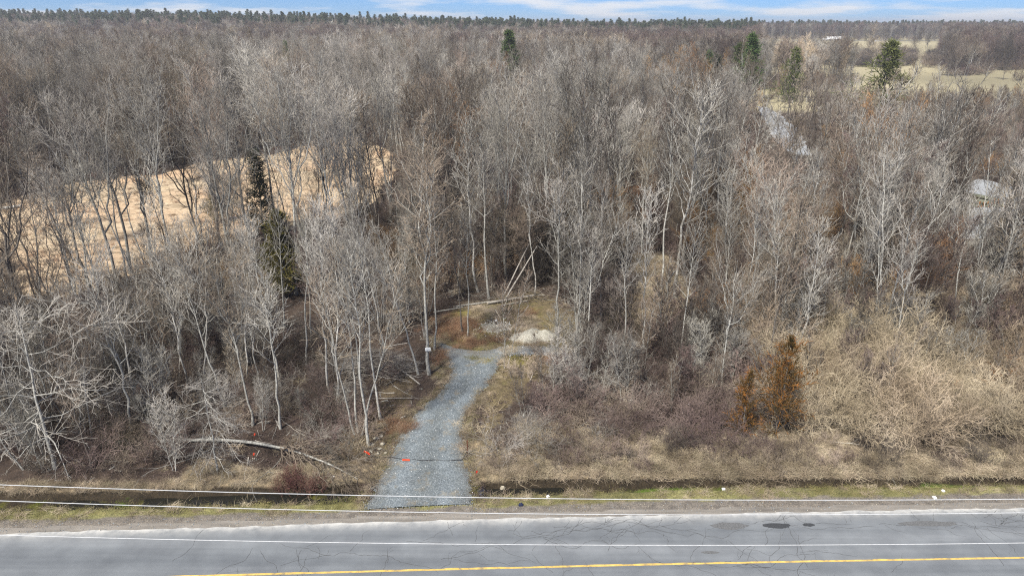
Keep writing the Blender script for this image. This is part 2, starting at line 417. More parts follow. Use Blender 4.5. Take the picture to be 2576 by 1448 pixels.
_e = np.clip(np.exp(-(np.minimum(_u, 1-_u)/.10)**2)*(.55+.9*_w)+sm(.80, 1.0, _k)*(.45+.9*_w), 0, 1)
_ra = drv.data.attributes.new('rut', 'FLOAT_COLOR', 'POINT')
_ra.data.foreach_set('color', np.stack([np.clip(_r, 0, 1), _e, _e*0, _e*0+1], -1).astype(np.float32).ravel())
# the turnaround's spur of thin gravel
SPUR_L = poly([(1215, 905), (1290, 893), (1345, 893), (1400, 898)]); SPUR_R = poly([(1262, 868), (1300, 868), (1345, 868), (1400, 872)])
spur_m = gravel('thin_gravel', (.10, .10, .09), (.19, .195, .195), (.36, .37, .37), (.15, .12, .07))
tag(ribbon('gravel_spur', SPUR_L, SPUR_R, .02, spur_m, 40, 8, .25, 6)[0], kind='structure')
def sheet(name, P, z, mat, jit=.3, step=.8, big=0.0):
    pts = []
    for k in range(len(P)):
        a, b_ = P[k], P[(k+1) % len(P)]; n = max(1, int(np.hypot(*(b_-a))/step))
        for i in range(n):
            q = a+(b_-a)*i/n; pts.append((q[0]+vn(q[0], q[1], .7)*jit*2, q[1]+vn(q[0], q[1], .7, 4)*jit*2+vn(q[0], q[1], .13, 6)*big))
    import bmesh
    bm = bmesh.new(); vs_ = [bm.verts.new((p[0], p[1], z)) for p in pts]; f = bm.faces.new(vs_)
    bmesh.ops.triangulate(bm, faces=[f]); bmesh.ops.recalc_face_normals(bm, faces=bm.faces)
    for f in bm.faces:
        if f.normal.z < 0: f.normal_flip()
    m_ = bpy.data.meshes.new(name); bm.to_mesh(m_); bm.free(); m_.materials.append(mat)
    return ob(name, m_)
fm, t, b = nodes('straw_field')
p = t.nodes.new('ShaderNodeNewGeometry').outputs['Position']
mp = N(t, 'ShaderNodeMapping'); mp.inputs['Scale'].default_value = (.8, 2.2, 1); mp.inputs['Rotation'].default_value = (0, 0, .12); t.links.new(p, mp.inputs[0])
f1 = noise_n(t, mp.outputs[0], 1.6, 5, .75); f2 = noise_n(t, p, .07, 3); f3 = noise_n(t, p, .35, 4)
c = ramp(t, f1, [(.30, (.16, .115, .072)), (.43, (.38, .295, .195)), (.55, (.52, .415, .285)), (.70, (.66, .545, .395))])
c = mixc(t, ramp(t, f2, [(.42, (0, 0, 0)), (.66, (.8, .8, .8))]), c, mixc(t, 1.0, c, (1.0, .86, .80), 'MULTIPLY'))
c = mixc(t, 1.0, c, ramp(t, f3, [(.3, (.62, .60, .57)), (.5, (.95, .95, .95)), (.68, (1.1, 1.08, 1.05))]), 'MULTIPLY')
t.links.new(c, b.inputs['Base Color']); bump(t, b, f1, .7, .12)
tag(sheet('field', FIELD, .05, fm, .8, 2.0, 5.0), kind='structure')
lane_m = gravel('lane_gravel', (.20, .21, .222), (.28, .293, .31), (.40, .415, .435))
tag(sheet('gravel_lane', LANE, .05, lane_m, .3, 1.5), kind='structure')
tag(sheet('gravel_yard', YARD, .05, lane_m, .5, 1.5), kind='structure')
wm, t, b = nodes('ditch_water')
b.inputs['Base Color'].default_value = (.012, .012, .01, 1); b.inputs['Roughness'].default_value = .04; b.inputs['Specular IOR Level'].default_value = .55
p = t.nodes.new('ShaderNodeNewGeometry').outputs['Position']; bump(t, b, noise_n(t, p, 3, 2), .06, .02)
def water(x0, x1, z, w0=.2, w1=.82):
    xs = np.arange(x0, x1, .3)
    lo = lambda x: NEAR(x)+(FAR(x)-NEAR(x))*w0; hi = lambda x: NEAR(x)+(FAR(x)-NEAR(x))*w1
    tag(strip('ditch_water', lo, hi, z, wm, 3, xs), kind='structure')
water(-46, DX0-.6, -.36, .06, .96); water(DX1-.2, DX1+5.0, -.42, .10, .96)

# ---------------------------------------------------------------- branching plants
def norm(v): return v/np.maximum(np.linalg.norm(v, axis=-1, keepdims=True), 1e-9)
def tubes(groups):
    """groups of (P (B,N,3), R (B,N), sides) -> verts, [quads]"""
    VV, FF, off = [], [], 0
    for P, Rr, sd in groups:
        B, n, _ = P.shape
        T = np.empty_like(P); T[:, 1:-1] = P[:, 2:]-P[:, :-2]; T[:, 0] = P[:, 1]-P[:, 0]; T[:, -1] = P[:, -1]-P[:, -2]; T = norm(T)
        ref = np.where(np.abs(T[:, :1, 2:3]) > .9, np.array([1., 0, 0]), np.array([0, 0, 1.]))
        U = norm(np.cross(T, ref)); W = np.cross(T, U)
        a = np.arange(sd)/sd*2*math.pi
        V = P[:, :, None]+Rr[:, :, None, None]*(np.cos(a)[:, None]*U[:, :, None]+np.sin(a)[:, None]*W[:, :, None])
        k = off+np.arange(B*n*sd).reshape(B, n, sd); k2 = np.roll(k, -1, 2)
        FF.append(np.stack([k[:, :-1], k2[:, :-1], k2[:, 1:], k[:, 1:]], -1).reshape(-1, 4))
        VV.append(V.reshape(-1, 3)); off += B*n*sd
    return np.concatenate(VV), FF
def grow(r, P, Rr, K, t0, t1, ang, ln, n2, up=0.0, bend=0.0, jit=.05, rk=.6, rmin=.006, rtip=.35, rmax=9.):
    """K children on each of the parents; ln(t, parent_length) -> length; ang(t) -> degrees off the parent"""
    B, n, _ = P.shape
    t = t0+(t1-t0)*(np.arange(K)[None]+r.random((B, K)))/K
    f = t*(n-1); i = np.minimum(f.astype(int), n-2); w = (f-i)[..., None]
    b = np.arange(B)[:, None]
    st = P[b, i]*(1-w)+P[b, i+1]*w; T = norm(P[b, i+1]-P[b, i])
    pr = Rr[b, i]*(1-w[..., 0])+Rr[b, i+1]*w[..., 0]
    plen = np.linalg.norm(np.diff(P, axis=1), axis=2).sum(1)[:, None]
    U = norm(np.cross(T, r.normal(size=T.shape))); W = np.cross(T, U)
    az = (np.arange(K)*2.4)[None]+r.random((B, 1))*6.28+r.normal(0, .4, (B, K))
    # a stable frame per parent so that the spiral reads
    ref = norm(np.cross(T, np.array([.13, .71, .29]))); ref2 = np.cross(T, ref)
    D = np.cos(az)[..., None]*ref+np.sin(az)[..., None]*ref2
    A = np.radians(ang(t)*(1+r.normal(0, .16, t.shape)))[..., None]
    D = norm(np.cos(A)*T+np.sin(A)*D+np.array([0, 0, up]))
    L = (ln(t, plen)*(.65+.7*r.random(t.shape)))
    s = np.linspace(0, 1, n2)[None, None, :, None]
    C = st[:, :, None]+D[:, :, None]*(L[..., None, None]*s)+np.array([0, 0, 1.])*(bend*L[..., None, None]*s*s)
    J = np.cumsum(r.normal(0, 1, (B, K, n2, 3)), 2); J[:, :, 0] = 0
    C = C+J*(jit*L[..., None, None]/math.sqrt(n2))
    r0 = np.clip(pr*rk, rmin, rmax)
    R2 = r0[..., None]*(1-(1-rtip)*np.linspace(0, 1, n2))
    return C.reshape(B*K, n2, 3), np.maximum(R2, rmin*.6).reshape(B*K, n2)
def stems(r, n, H, rad, spread, npt=10, wob=.02, base=.25, bend=0.0):
    a = np.arange(n)/max(n, 1)*6.28+r.random(n)*1.2
    sp = np.radians(spread)*(.3+.9*r.random(n)) if n > 1 else np.radians(spread)*r.random(1)
    D = np.stack([np.cos(a)*np.sin(sp), np.sin(a)*np.sin(sp), np.cos(sp)], 1)
    s = np.linspace(0, 1, npt)[None, :, None]; h = H*(.75+.35*r.random(n))[:, None, None] if n > 1 else np.full((1, 1, 1), H)
    st = np.stack([np.cos(a), np.sin(a), np.zeros(n)], 1)*base*(r.random(n)[:, None] if n > 1 else 0)
    P = st[:, None]+D[:, None]*h*s+np.array([0, 0, -1.])*(bend*h*s*s*np.sin(sp)[:, None, None])
    J = np.cumsum(r.normal(0, 1, (n, npt, 3))*np.array([1, 1, .2]), 1); J[:, 0] = 0
    P = P+J*(wob*h/math.sqrt(npt)); P[:, 0, 2] -= .25
    q = np.linspace(0, 1, npt)
    Rr = rad*(.8+.3*r.random(n))[:, None]*(1-.86*q**.9)[None]
    Rr[:, 0] *= 1.45; Rr[:, 1] *= 1.04
    return P, Rr
def prof(s): return np.sin(math.pi*np.clip(.22+.73*s, 0, 1))**.75

def tree(seed, H=15, rad=.13, n=1, spread=6, cs=.42, cw=3.2, limbs=20, fork=0, ft=(.35, .55), a1=52, up=.28, bend=.12,
         k2=7, k3=5, k4=3, tw=1.0, wob=.022, droop=0.0, curv=.08, lens=(.46, .42, .5)):
    r = np.random.default_rng(seed)
    P, Q = stems(r, n, H, rad*.88, spread, 14, wob)
    G = [(P, Q, 7)]
    src = [(P, Q)]
    if fork:
        LP, LQ = grow(r, P, Q, fork, ft[0], ft[1], lambda t: 20+0*t, lambda t, L: L*(1-t)*1.0, 14, .25, .10, .06, .78, .03, .14)
        G.append((LP, LQ, 6)); src.append((LP, LQ))
    SP = np.concatenate([s[0] for s in src]); SQ = np.concatenate([s[1] for s in src])
    kk = max(4, int(limbs/len(SP)))
    main = grow(r, P, Q, kk, cs, .98, lambda t: a1*(1.15-.5*t), lambda t, L: cw*prof((t-cs)/(1-cs)), 7, up, bend, curv, .5, .024, .35)
    L1 = [main]
    if fork: L1.append(grow(r, LP, LQ, kk, .15, .98, lambda t: a1*(1.1-.4*t), lambda t, L: cw*.85*prof(t), 7, up, bend, curv, .5, .024, .35))
    A, B = np.concatenate([l[0] for l in L1]), np.concatenate([l[1] for l in L1])
    G.append((A, B, 4))
    C = grow(r, A, B, k2, .15, .98, lambda t: 48-12*t, lambda t, L: lens[0]*L*(1.1-.55*t), 5, .14-droop, .12-droop, curv*1.2, .65, .0185*tw, .5)
    # short shoots straight from the stems as well
    C0 = grow(r, SP, SQ, 10, cs*.75, .99, lambda t: 60-25*t, lambda t, L: .9+0*t, 5, .2, .1, curv, .25, .012*tw, .4, .018*tw)
    C = (np.concatenate([C[0], C0[0]]), np.concatenate([C[1], C0[1]]))
    D = grow(r, C[0], C[1], k3, .12, .98, lambda t: 46-8*t, lambda t, L: lens[1]*L*(1.15-.5*t)+.12, 4, .12-droop, .1-droop, curv*1.3, .75, .0145*tw, .55)
    T = [(C[0], C[1], 3), (D[0], D[1], 3)]
    if k4:
        E = grow(r, D[0], D[1], k4, .1, .95, lambda t: 44+0*t, lambda t, L: lens[2]*L+.08, 3, .1-droop, .08-droop, .1, .75, .011*tw, .5)
        T.append((E[0], E[1], 3))
    return tubes(G), tubes(T)
def shrub(seed, H=2.4, n=14, rad=.02, spread=38, bend=.35, k=(6, 4, 1), tw=1.7, base=.5, up=.1):
    r = np.random.default_rng(seed)
    P, Q = stems(r, n, H, rad, spread, 7, .06, base, bend)
    A = grow(r, P, Q, k[0], .2, .98, lambda t: 42+0*t, lambda t, L: .42*L*(1.1-.5*t), 5, up, 0, .075, .7, .009*tw, .4)
    B = grow(r, A[0], A[1], k[1], .15, .98, lambda t: 46+0*t, lambda t, L: .45*L, 4, up*.6, 0, .09, .75, .007*tw, .5)
    G = [(P, Q, 4), (A[0], A[1], 3), (B[0], B[1], 3)]
    if k[2]:
        E = grow(r, B[0], B[1], k[2], .1, .95, lambda t: 48+0*t, lambda t, L: .5*L+.04, 3, .05, 0, .15, .8, .006*tw, .5)
        G.append((E[0], E[1], 3))
    return tubes(G)
def conifer(seed, H=15, rad=.2, cs=.12, cw=2.6, limbs=70, k2=9, k3=5, fr=.03, shape=1.0, up=.05, droop=.0, ragged=.3, a1=78, fl=.16):
    r = np.random.default_rng(seed)
    P, Q = stems(r, 1, H, rad, 3, 14, .012)
    A = grow(r, P, Q, limbs, cs, .995, lambda t: a1-28*t, lambda t, L: cw*((1-(t-cs)/(1-cs))**shape*(1-ragged)+ragged*r.random(t.shape)*(1.05-t))+.25, 6, up, -droop, .06, .35, .012, .3, .06)
    C = grow(r, A[0], A[1], k2, .15, 1.0, lambda t: 50+0*t, lambda t, L: .38*L*(1.15-.7*t)+fl, 4, .06, -droop*.5, .08, .8, fr*.6, .8)
    D = grow(r, C[0], C[1], k3, .05, 1.0, lambda t: 42+0*t, lambda t, L: .35*L+fl, 3, .08, 0, .06, 1.0, fr, .35)
    return tubes([(P, Q, 7), (A[0], A[1], 4)]), tubes([(C[0], np.maximum(C[1], fr*.7), 3), (D[0], D[1], 3)])

# bark and twig colours
def twigm(name, c1, c2, c3, rnd=(.62, 1.32), hue=.012):
    return mat2(name, c1, c2, .35, rnd, hue, .85, c3=c3, detail=2, patch=True)
bark_pale = mat2('bark_pale_grey', (.22, .212, .19), (.44, .43, .39), 7, (.8, 1.15), rough=.85, bmp=.5)
bark_grey = mat2('bark_grey', (.17, .163, .145), (.36, .35, .315), 8, (.75, 1.2), rough=.9, bmp=.6)
bark_dark = mat2('bark_dark_brown', (.065, .055, .046), (.17, .15, .13), 8, (.8, 1.2), rough=.9, bmp=.6)
bark_birch = mat2('bark_white_birch', (.19, .175, .15), (.48, .465, .43), 3.5, (.85, 1.1), rough=.7, bmp=.3)
tw_grey = twigm('twigs_grey', (.155, .145, .13), (.25, .235, .212), (.37, .35, .32))
tw_warm = twigm('twigs_warm_grey', (.135, .107, .084), (.215, .175, .138), (.32, .27, .22))
tw_purple = twigm('twigs_purple_brown', (.08, .058, .053), (.135, .10, .092), (.23, .18, .162))
tw_tan = twigm('twigs_tan', (.30, .24, .17), (.46, .38, .275), (.60, .51, .39))
tw_orange = twigm('twigs_orange_brown', (.22, .125, .06), (.32, .19, .09), (.42, .26, .13))
tw_white = twigm('twigs_pale', (.23, .215, .195), (.35, .33, .302), (.48, .455, .42))
tw_pale = twigm('twigs_very_pale', (.30, .28, .255), (.42, .395, .36), (.52, .495, .455))
tw_dark = twigm('twigs_dark', (.06, .05, .043), (.105, .09, .078), (.19, .165, .145))
tw_red = twigm('twigs_wine_red', (.09, .045, .04), (.14, .07, .06), (.20, .11, .095))
nd_green = mat2('needles_green', (.02, .038, .012), (.06, .095, .027), 1.6, (.8, 1.25), .012, .7, c3=(.11, .15, .045))
nd_dark = mat2('needles_dark', (.02, .026, .015), (.042, .05, .028), 1.6, (.75, 1.25), .012, .7, c3=(.06, .07, .04))
nd_yellow = mat2('needles_yellow_green', (.05, .06, .02), (.10, .115, .035), 1.6, (.9, 1.2), .012, .7, c3=(.15, .16, .055))
nd_rust = mat2('needles_rust', (.03, .027, .008), (.115, .062, .015), 2.0, None, 0, .8, c3=(.37, .15, .034))
nd_olive = mat2('needles_olive', (.028, .030, .008), (.07, .066, .014), 2.6, None, 0, .8, c3=(.15, .115, .025))
nd_far = mat2('needles_far', (.03, .045, .028), (.06, .08, .045), .5, (.8, 1.3), .01, .8, c3=(.085, .105, .06))

def T2(name, spec, mb, mt):
    (v1, f1), (v2, f2) = spec
    return dict(name=name, trunk=mesh_np('trunk', v1, f1, mb, True), crown=mesh_np('crown', v2, f2, mt, True), both=None, v=(v1, f1, v2, f2), mats=(mb, mt))
def joined(k, mats=None):
    v1, f1, v2, f2 = k['v']; m = mesh_np('tree', np.concatenate([v1, v2]), f1+[f+len(v1) for f in f2], None, True)
    mb, mt = mats or k['mats']; m.materials.append(mb); m.materials.append(mt)
    n1 = sum(len(f) for f in f1); n2 = sum(len(f) for f in f2)
    m.polygons.foreach_set('material_index', np.concatenate([np.zeros(n1, np.int32), np.ones(n2, np.int32)]))
    return m
K = {}
K['pole0'] = T2('pole', tree(11, 14, .105, cs=.50, cw=2.1, limbs=22, a1=50, k2=5, k3=3, k4=0), bark_pale, tw_grey)
K['pole1'] = T2('pole', tree(12, 15, .115, cs=.45, cw=2.5, limbs=24, fork=1, ft=(.5, .6), k2=5, k3=3, k4=0), bark_pale, tw_white)
K['pole2'] = T2('pole', tree(13, 13, .09, cs=.40, cw=1.9, limbs=24, a1=46, k2=5, k3=3, k4=0, wob=.03), bark_dark, tw_warm)
K['birch0'] = T2('birch', tree(14, 15, .12, cs=.38, cw=2.6, limbs=26, a1=48, k2=5, k3=3, k4=0, wob=.03), bark_birch, tw_white)
K['birch1'] = T2('birch', tree(15, 14, .11, cs=.42, cw=2.6, limbs=24, fork=1, ft=(.3, .4), k2=5, k3=3, k4=0), bark_birch, tw_grey)
K['fork0'] = T2('fork', tree(21, 16, .17, cs=.45, cw=3.2, limbs=30, fork=2, ft=(.34, .5), k2=6, k3=4, k4=1), bark_grey, tw_grey)
K['fork1'] = T2('fork', tree(22, 15, .16, cs=.42, cw=3.4, limbs=32, fork=3, ft=(.3, .55), k2=5, k3=3, k4=0, wob=.03), bark_dark, tw_dark)
K['fork2'] = T2('fork', tree(23, 16, .16, cs=.45, cw=3.0, limbs=30, fork=2, ft=(.4, .55), k2=6, k3=4, k4=1), bark_pale, tw_warm)
K['big0'] = T2('big', tree(31, 20, .21, cs=.40, cw=4.6, limbs=34, fork=3, ft=(.35, .55), a1=44, up=.45, bend=.22, k2=7, k3=4, k4=1), bark_grey, tw_grey)
K['big1'] = T2('big', tree(32, 20, .20, cs=.38, cw=4.4, limbs=36, fork=2, ft=(.3, .5), a1=42, up=.5, bend=.25, k2=7, k3=4, k4=1), bark_grey, tw_warm)
K['big2'] = T2('big', tree(33, 19, .19, cs=.42, cw=4.2, limbs=34, fork=3, ft=(.4, .6), a1=44, up=.4, bend=.2, k2=7, k3=4, k4=1), bark_pale, tw_white)
K['clump0'] = T2('clump', tree(41, 12, .085, n=3, spread=13, cs=.38, cw=2.0, limbs=39, k2=5, k3=3, k4=0), bark_grey, tw_warm)
K['clump1'] = T2('clump', tree(42, 13, .09, n=4, spread=14, cs=.42, cw=2.0, limbs=44, k2=5, k3=3, k4=0), bark_pale, tw_grey)
K['bushy0'] = T2('bushy', tree(51, 11, .10, cs=.22, cw=2.7, limbs=34, fork=2, ft=(.2, .4), k2=7, k3=4, k4=1), bark_dark, tw_orange)
K['bushy1'] = T2('bushy', tree(52, 11, .10, cs=.24, cw=2.6, limbs=32, fork=2, ft=(.2, .4), k2=7, k3=4, k4=1), bark_dark, tw_purple)
K['snag0'] = T2('snag', tree(61, 9, .10, cs=.55, cw=1.3, limbs=9, k2=2, k3=2, k4=0), bark_pale, tw_white)
K['droop0'] = T2('droop', tree(71, 10.5, .15, cs=.16, cw=5.2, limbs=26, a1=88, up=-.12, bend=-.10, k2=7, k3=4, k4=1, droop=.06, curv=.10, tw=.8, lens=(.5, .42, .5)), bark_pale, tw_pale)
K['droop1'] = T2('droop', tree(72, 8, .10, cs=.2, cw=3.0, limbs=24, a1=100, up=-.25, bend=-.30, k2=7, k3=4, k4=1, droop=.12, curv=.10, tw=.8), bark_pale, tw_white)
K['crooked'] = T2('crooked', tree(73, 11, .11, cs=.35, cw=3.4, limbs=18, fork=2, ft=(.3, .5), a1=62, k2=5, k3=3, k4=0, curv=.15, wob=.05, tw=.9), bark_pale, tw_white)
K['bushy2'] = T2('bushy', tree(53, 11, .10, cs=.2, cw=2.8, limbs=30, fork=2, ft=(.2, .4), k2=6, k3=4, k4=1, curv=.12), bark_dark, tw_warm)
K['bushy3'] = T2('bushy', tree(54, 11, .09, n=2, spread=10, cs=.2, cw=2.4, limbs=30, k2=6, k3=4, k4=1, curv=.12), bark_dark, tw_dark)
SAP = [(tree(81, 6.5, .035, n=3, spread=10, cs=.2, cw=1.2, limbs=36, k2=5, k3=4, k4=0, tw=1.0), bark_dark, tw_purple),
       (tree(82, 7.5, .04, n=2, spread=8, cs=.25, cw=1.3, limbs=30, k2=5, k3=4, k4=0, tw=1.0), bark_grey, tw_warm),
       (tree(83, 6, .035, n=4, spread=13, cs=.2, cw=1.2, limbs=40, k2=5, k3=3, k4=0), bark_dark, tw_dark),
       (tree(84, 7, .04, n=3, spread=10, cs=.2, cw=1.3, limbs=36, k2=5, k3=4, k4=0), bark_pale, tw_grey)]
SH = {}
for nm, sd, kw, m in (('purple0', 1, dict(H=2.8, n=16, spread=42, bend=.45), tw_purple), ('purple1', 2, dict(H=2.4, n=18, spread=48, bend=.5), tw_purple),
                      ('tan0', 3, dict(H=3.0, n=20, spread=40, bend=.3, k=(8, 5, 2), tw=.95), tw_tan), ('tan1', 4, dict(H=2.6, n=22, spread=44, bend=.35, k=(8, 5, 2), tw=.95), tw_tan),
                      ('grey0', 5, dict(H=2.6, n=14, spread=40, bend=.4), tw_warm), ('dark0', 6, dict(H=2.2, n=14, spread=40, bend=.3), tw_dark),
                      ('red0', 7, dict(H=1.5, n=22, spread=34, bend=.2, k=(5, 3, 0)), tw_red), ('orange0', 8, dict(H=3.4, n=14, spread=36, bend=.2), tw_orange),
                      ('pale0', 9, dict(H=3.0, n=12, spread=46, bend=.55, tw=1.25), tw_grey)):
    v, f = shrub(sd, **kw); SH[nm] = mesh_np('shrub', v, f, m, True)
CN = {}
for nm, sp, mt in (('spruce', conifer(101, 17, .2, .10, 2.7, 90, 9, 4, .06, .9, .05, .05, fl=.3), nd_green),
                   ('pine', conifer(102, 18, .24, .35, 4.6, 36, 9, 5, .08, .4, .2, 0, .75, 68, fl=.45), nd_green),
                   ('pine_light', conifer(103, 17, .22, .25, 6.0, 32, 9, 5, .075, .6, .2, 0, .65, 72, fl=.42), nd_yellow),
                   ('dark', conifer(104, 12, .14, .08, 1.6, 80, 8, 4, .04, .8, .1, 0, .4, fl=.18), nd_dark),
                   ('olive', conifer(105, 7, .12, .03, 2.4, 95, 8, 5, .026, .7, .3, 0, .45, 60, fl=.12), nd_olive),
                   ('rust', conifer(116, 6.6, .10, .04, 3.9, 40, 9, 5, .020, 1.05, .3, 0, .6, 62, fl=.13), nd_rust),
                   ('rust_small', conifer(117, 5.0, .08, .04, 2.4, 30, 8, 5, .020, .9, .3, 0, .75, 58, fl=.13), nd_rust),
                   ('far', conifer(108, 17, .2, .15, 2.3, 44, 5, 3, .13, .8, .05, .05, .35, fl=.4), nd_far),
                   ('far_pine', conifer(109, 18, .2, .35, 3.0, 26, 6, 3, .14, .5, .15, 0, .6, 66, fl=.45), nd_far)):
    CN[nm] = T2(nm, sp, bark_dark, mt)

# a geometry-node scatter for what nobody could count
def scatter(name, items, meshes, label, cat):
    """items rows: x,y,z, rx,ry,rz, s, idx"""
    it = np.array(items, float)
    col = bpy.data.collections.new(name+'_kinds')
    for k, m_ in enumerate(meshes):
        o = bpy.data.objects.new('%s_kind_%02d' % (name, k), m_); col.objects.link(o)
    me = bpy.data.meshes.new(name); me.vertices.add(len(it)); me.vertices.foreach_set('co', it[:, :3].astype(np.float32).ravel())
    for nm, tp, dat, key in (('rotv', 'FLOAT_VECTOR', it[:, 3:6], 'vector'), ('scl', 'FLOAT', it[:, 6], 'value'), ('idx', 'INT', it[:, 7].astype(np.int32), 'value')):
        a = me.attributes.new(nm, tp, 'POINT'); a.data.foreach_set(key, np.ascontiguousarray(dat if tp == 'INT' else dat.astype(np.float32)).ravel())
    me.update()
    g = bpy.data.node_groups.new(name+'_scatter', 'GeometryNodeTree')
    g.interface.new_socket('Geometry', in_out='INPUT', socket_type='NodeSocketGeometry'); g.interface.new_socket('Geometry', in_out='OUTPUT', socket_type='NodeSocketGeometry')
    gi, go = g.nodes.new('NodeGroupInput'), g.nodes.new('NodeGroupOutput')
    ip = g.nodes.new('GeometryNodeInstanceOnPoints'); ci = g.nodes.new('GeometryNodeCollectionInfo')
    ci.inputs['Collection'].default_value = col; ci.inputs['Separate Children'].default_value = True; ci.inputs['Reset Children'].default_value = True
    ip.inputs['Pick Instance'].default_value = True
    def na(nm, tp):
        n = g.nodes.new('GeometryNodeInputNamedAttribute'); n.data_type = tp; n.inputs['Name'].default_value = nm
        return n.outputs['Attribute']
    g.links.new(gi.outputs[0], ip.inputs['Points']); g.links.new(ci.outputs[0], ip.inputs['Instance'])
    g.links.new(na('idx', 'INT'), ip.inputs['Instance Index']); g.links.new(na('rotv', 'FLOAT_VECTOR'), ip.inputs['Rotation']); g.links.new(na('scl', 'FLOAT'), ip.inputs['Scale'])
    g.links.new(ip.outputs[0], go.inputs[0])
    o = ob(name, me); md = o.modifiers.new('scatter', 'NODES'); md.node_group = g
    tag(o, label, cat, None, 'stuff')
    return o


# ---------------------------------------------------------------- single trees
from mathutils import Matrix, Euler
BASE_H = {'pole0': 14, 'pole1': 15, 'pole2': 13, 'birch0': 15, 'birch1': 14, 'fork0': 16, 'fork1': 15, 'fork2': 16, 'big0': 20, 'big1': 20, 'big2': 19,
          'clump0': 12, 'clump1': 13, 'bushy0': 11, 'bushy1': 11, 'bushy2': 11, 'bushy3': 11, 'snag0': 9, 'droop0': 10.5, 'droop1': 8, 'crooked': 11,
          'spruce': 17, 'pine': 18, 'pine_light': 17, 'dark': 12, 'olive': 7, 'rust': 6.4, 'rust_small': 5.0, 'far': 17, 'far_pine': 18}
def tilt_euler(tx, ty, rz): return (Matrix.Rotation(R(tx), 3, 'Y') @ Matrix.Rotation(R(-ty), 3, 'X') @ Matrix.Rotation(rz, 3, 'Z')).to_euler()
def put_tree(kind, x, y, H, label, cat='tree', group=None, tx=0.0, ty=0.0, rz=None, name='bare_tree', z=None, parts=True, fat=1.0):
    k = K.get(kind) or CN[kind]
    s = H/BASE_H[kind]; rz = random.uniform(0, 6.28) if rz is None else rz
    e = empty(name, (x, y, hz(x, y) if z is None else z), tilt_euler(tx, ty, rz)); e.scale = (s*fat, s*fat, s)
    tag(e, label, cat, group)
    ob('trunk', k['trunk'], e); ob('crown', k['crown'], e)
    return e
taken = []
def key(px, py, kind, H, label, tx=0, ty=0, group=None, rz=None, fat=1.0, **kw):
    x, y = at(px, py); taken.append((x, y)); return put_tree(kind, x, y, H, label, 'tree', group, tx, ty, rz, fat=fat, **kw)
key(1080, 941, 'fork2', 15.5, 'straight grey tree carrying a small white sign beside the gravel driveway', fat=1.15, rz=.5)
key(1093, 880, 'pole0', 12, 'slim pale tree close behind the tree that carries the white sign', rz=1)
key(1052, 941, 'pole1', 11.5, 'slender pale tree leaning away from the sign tree towards the brush pile', -7)
key(928, 1124, 'pole0', 12.5, 'thin straight pole-like tree standing by the driveway mouth beside the orange marker', -1, rz=2.2)
key(706, 1082, 'pole1', 10.5, 'crooked pale tree standing just behind the fallen trunk', -2, fat=1.1)
key(524, 990, 'birch1', 11.5, 'pale forked tree standing behind the root end of the fallen trunk', 4, fat=1.1)
key(470, 1000, 'birch0', 11, 'pale slender tree with twiggy side branches beside the pale forked tree', -3)
key(140, 1182, 'droop0', 9.8, 'spreading pale tree with long arching branches reaching over the ditch', -3, rz=.4, name='bare_tree')
key(330, 1085, 'crooked', 10, 'grey crooked tree growing out of the leaf litter behind the spreading tree', -4)
key(275, 950, 'droop1', 8.5, 'small grey tree with a curtain of drooping twigs behind the spreading tree', 0)
key(548, 1190, 'droop1', 6.0, 'small pale tree with down-curved branches at the dry grass by the ditch', 0, rz=2.0)
key(100, 905, 'fork1', 16, 'dark heavy-trunked tree on the near edge of the straw field, forking high up', -2, fat=1.1)
key(60, 1185, 'snag0', 5, 'short pale leaning sapling beside the foot of the spreading tree', -14)
key(230, 1185, 'pole2', 8, 'leaning grey sapling beside the spreading tree, bent towards the field', -6)
key(465, 905, 'crooked', 9, 'grey tree split into two trunks amid the left undergrowth', 3)
key(1230, 752, 'pole0', 15, 'pale straight tree rising behind the well pipe at the back of the clearing', 0, fat=1.1)
key(1204, 735, 'birch0', 16, 'tall mottled pale tree behind the back log of the clearing', -1, fat=1.1)
key(1165, 838, 'pole2', 11, 'thin grey tree at the red-brown dry grass of the clearing', -1)
key(1176, 845, 'pole0', 10, 'very thin pale tree at the edge of the clearing beside a thin grey tree', 1)
key(1399, 843, 'pole1', 14, 'pale straight tree at the end of the stone pile', 0)
key(1455, 850, 'clump1', 12.5, 'grey multi-stemmed tree in the thicket next to the stone pile', 1)
key(1480, 900, 'pole0', 10, 'thin pale tree in the thicket just past the gravel spur', 2)
key(1345, 742, 'birch1', 13, 'pale tree at the far side of the brushy log behind the clearing', 1)
key(1700, 750, 'birch0', 18.5, 'tallest white-barked tree beside the grassy glade', 1, fat=1.25)
key(1665, 730, 'pole0', 16, 'slim pale tree just beside the tallest white-barked tree of the glade', -1)
key(1810, 985, 'fork2', 9.5, 'grey tree with rising forked limbs standing behind the rusty cedars', 2)
key(1990, 948, 'birch0', 11.5, 'white-barked tree with ragged trunk directly behind the larger rusty cedar', 2, fat=1.1)
key(1950, 900, 'birch1', 12, 'pale twin-stemmed birch behind the white-barked ragged tree', -1)
key(2146, 800, 'birch0', 14, 'white-barked tree with long level side branches behind the tan bushes', 1.5, fat=1.1)
key(2106, 745, 'fork2', 14, 'pale tree forked low like a tuning fork behind the tan bushes', 1.5)
key(2300, 728, 'pole1', 13.5, 'pale tree leaning outward in a pair at the back of the tan bushes', 2, group='pair of leaning trees')
key(2318, 735, 'pole1', 12.5, 'pale tree leaning outward in a pair at the back of the tan bushes', 3.5, group='pair of leaning trees')
key(2412, 765, 'birch0', 13, 'pale slim tree between the tan bushes and the log pile', 2)
key(2466, 785, 'birch0', 13.5, 'tall white-barked tree standing in front of the gravel yard', 3, fat=1.1)
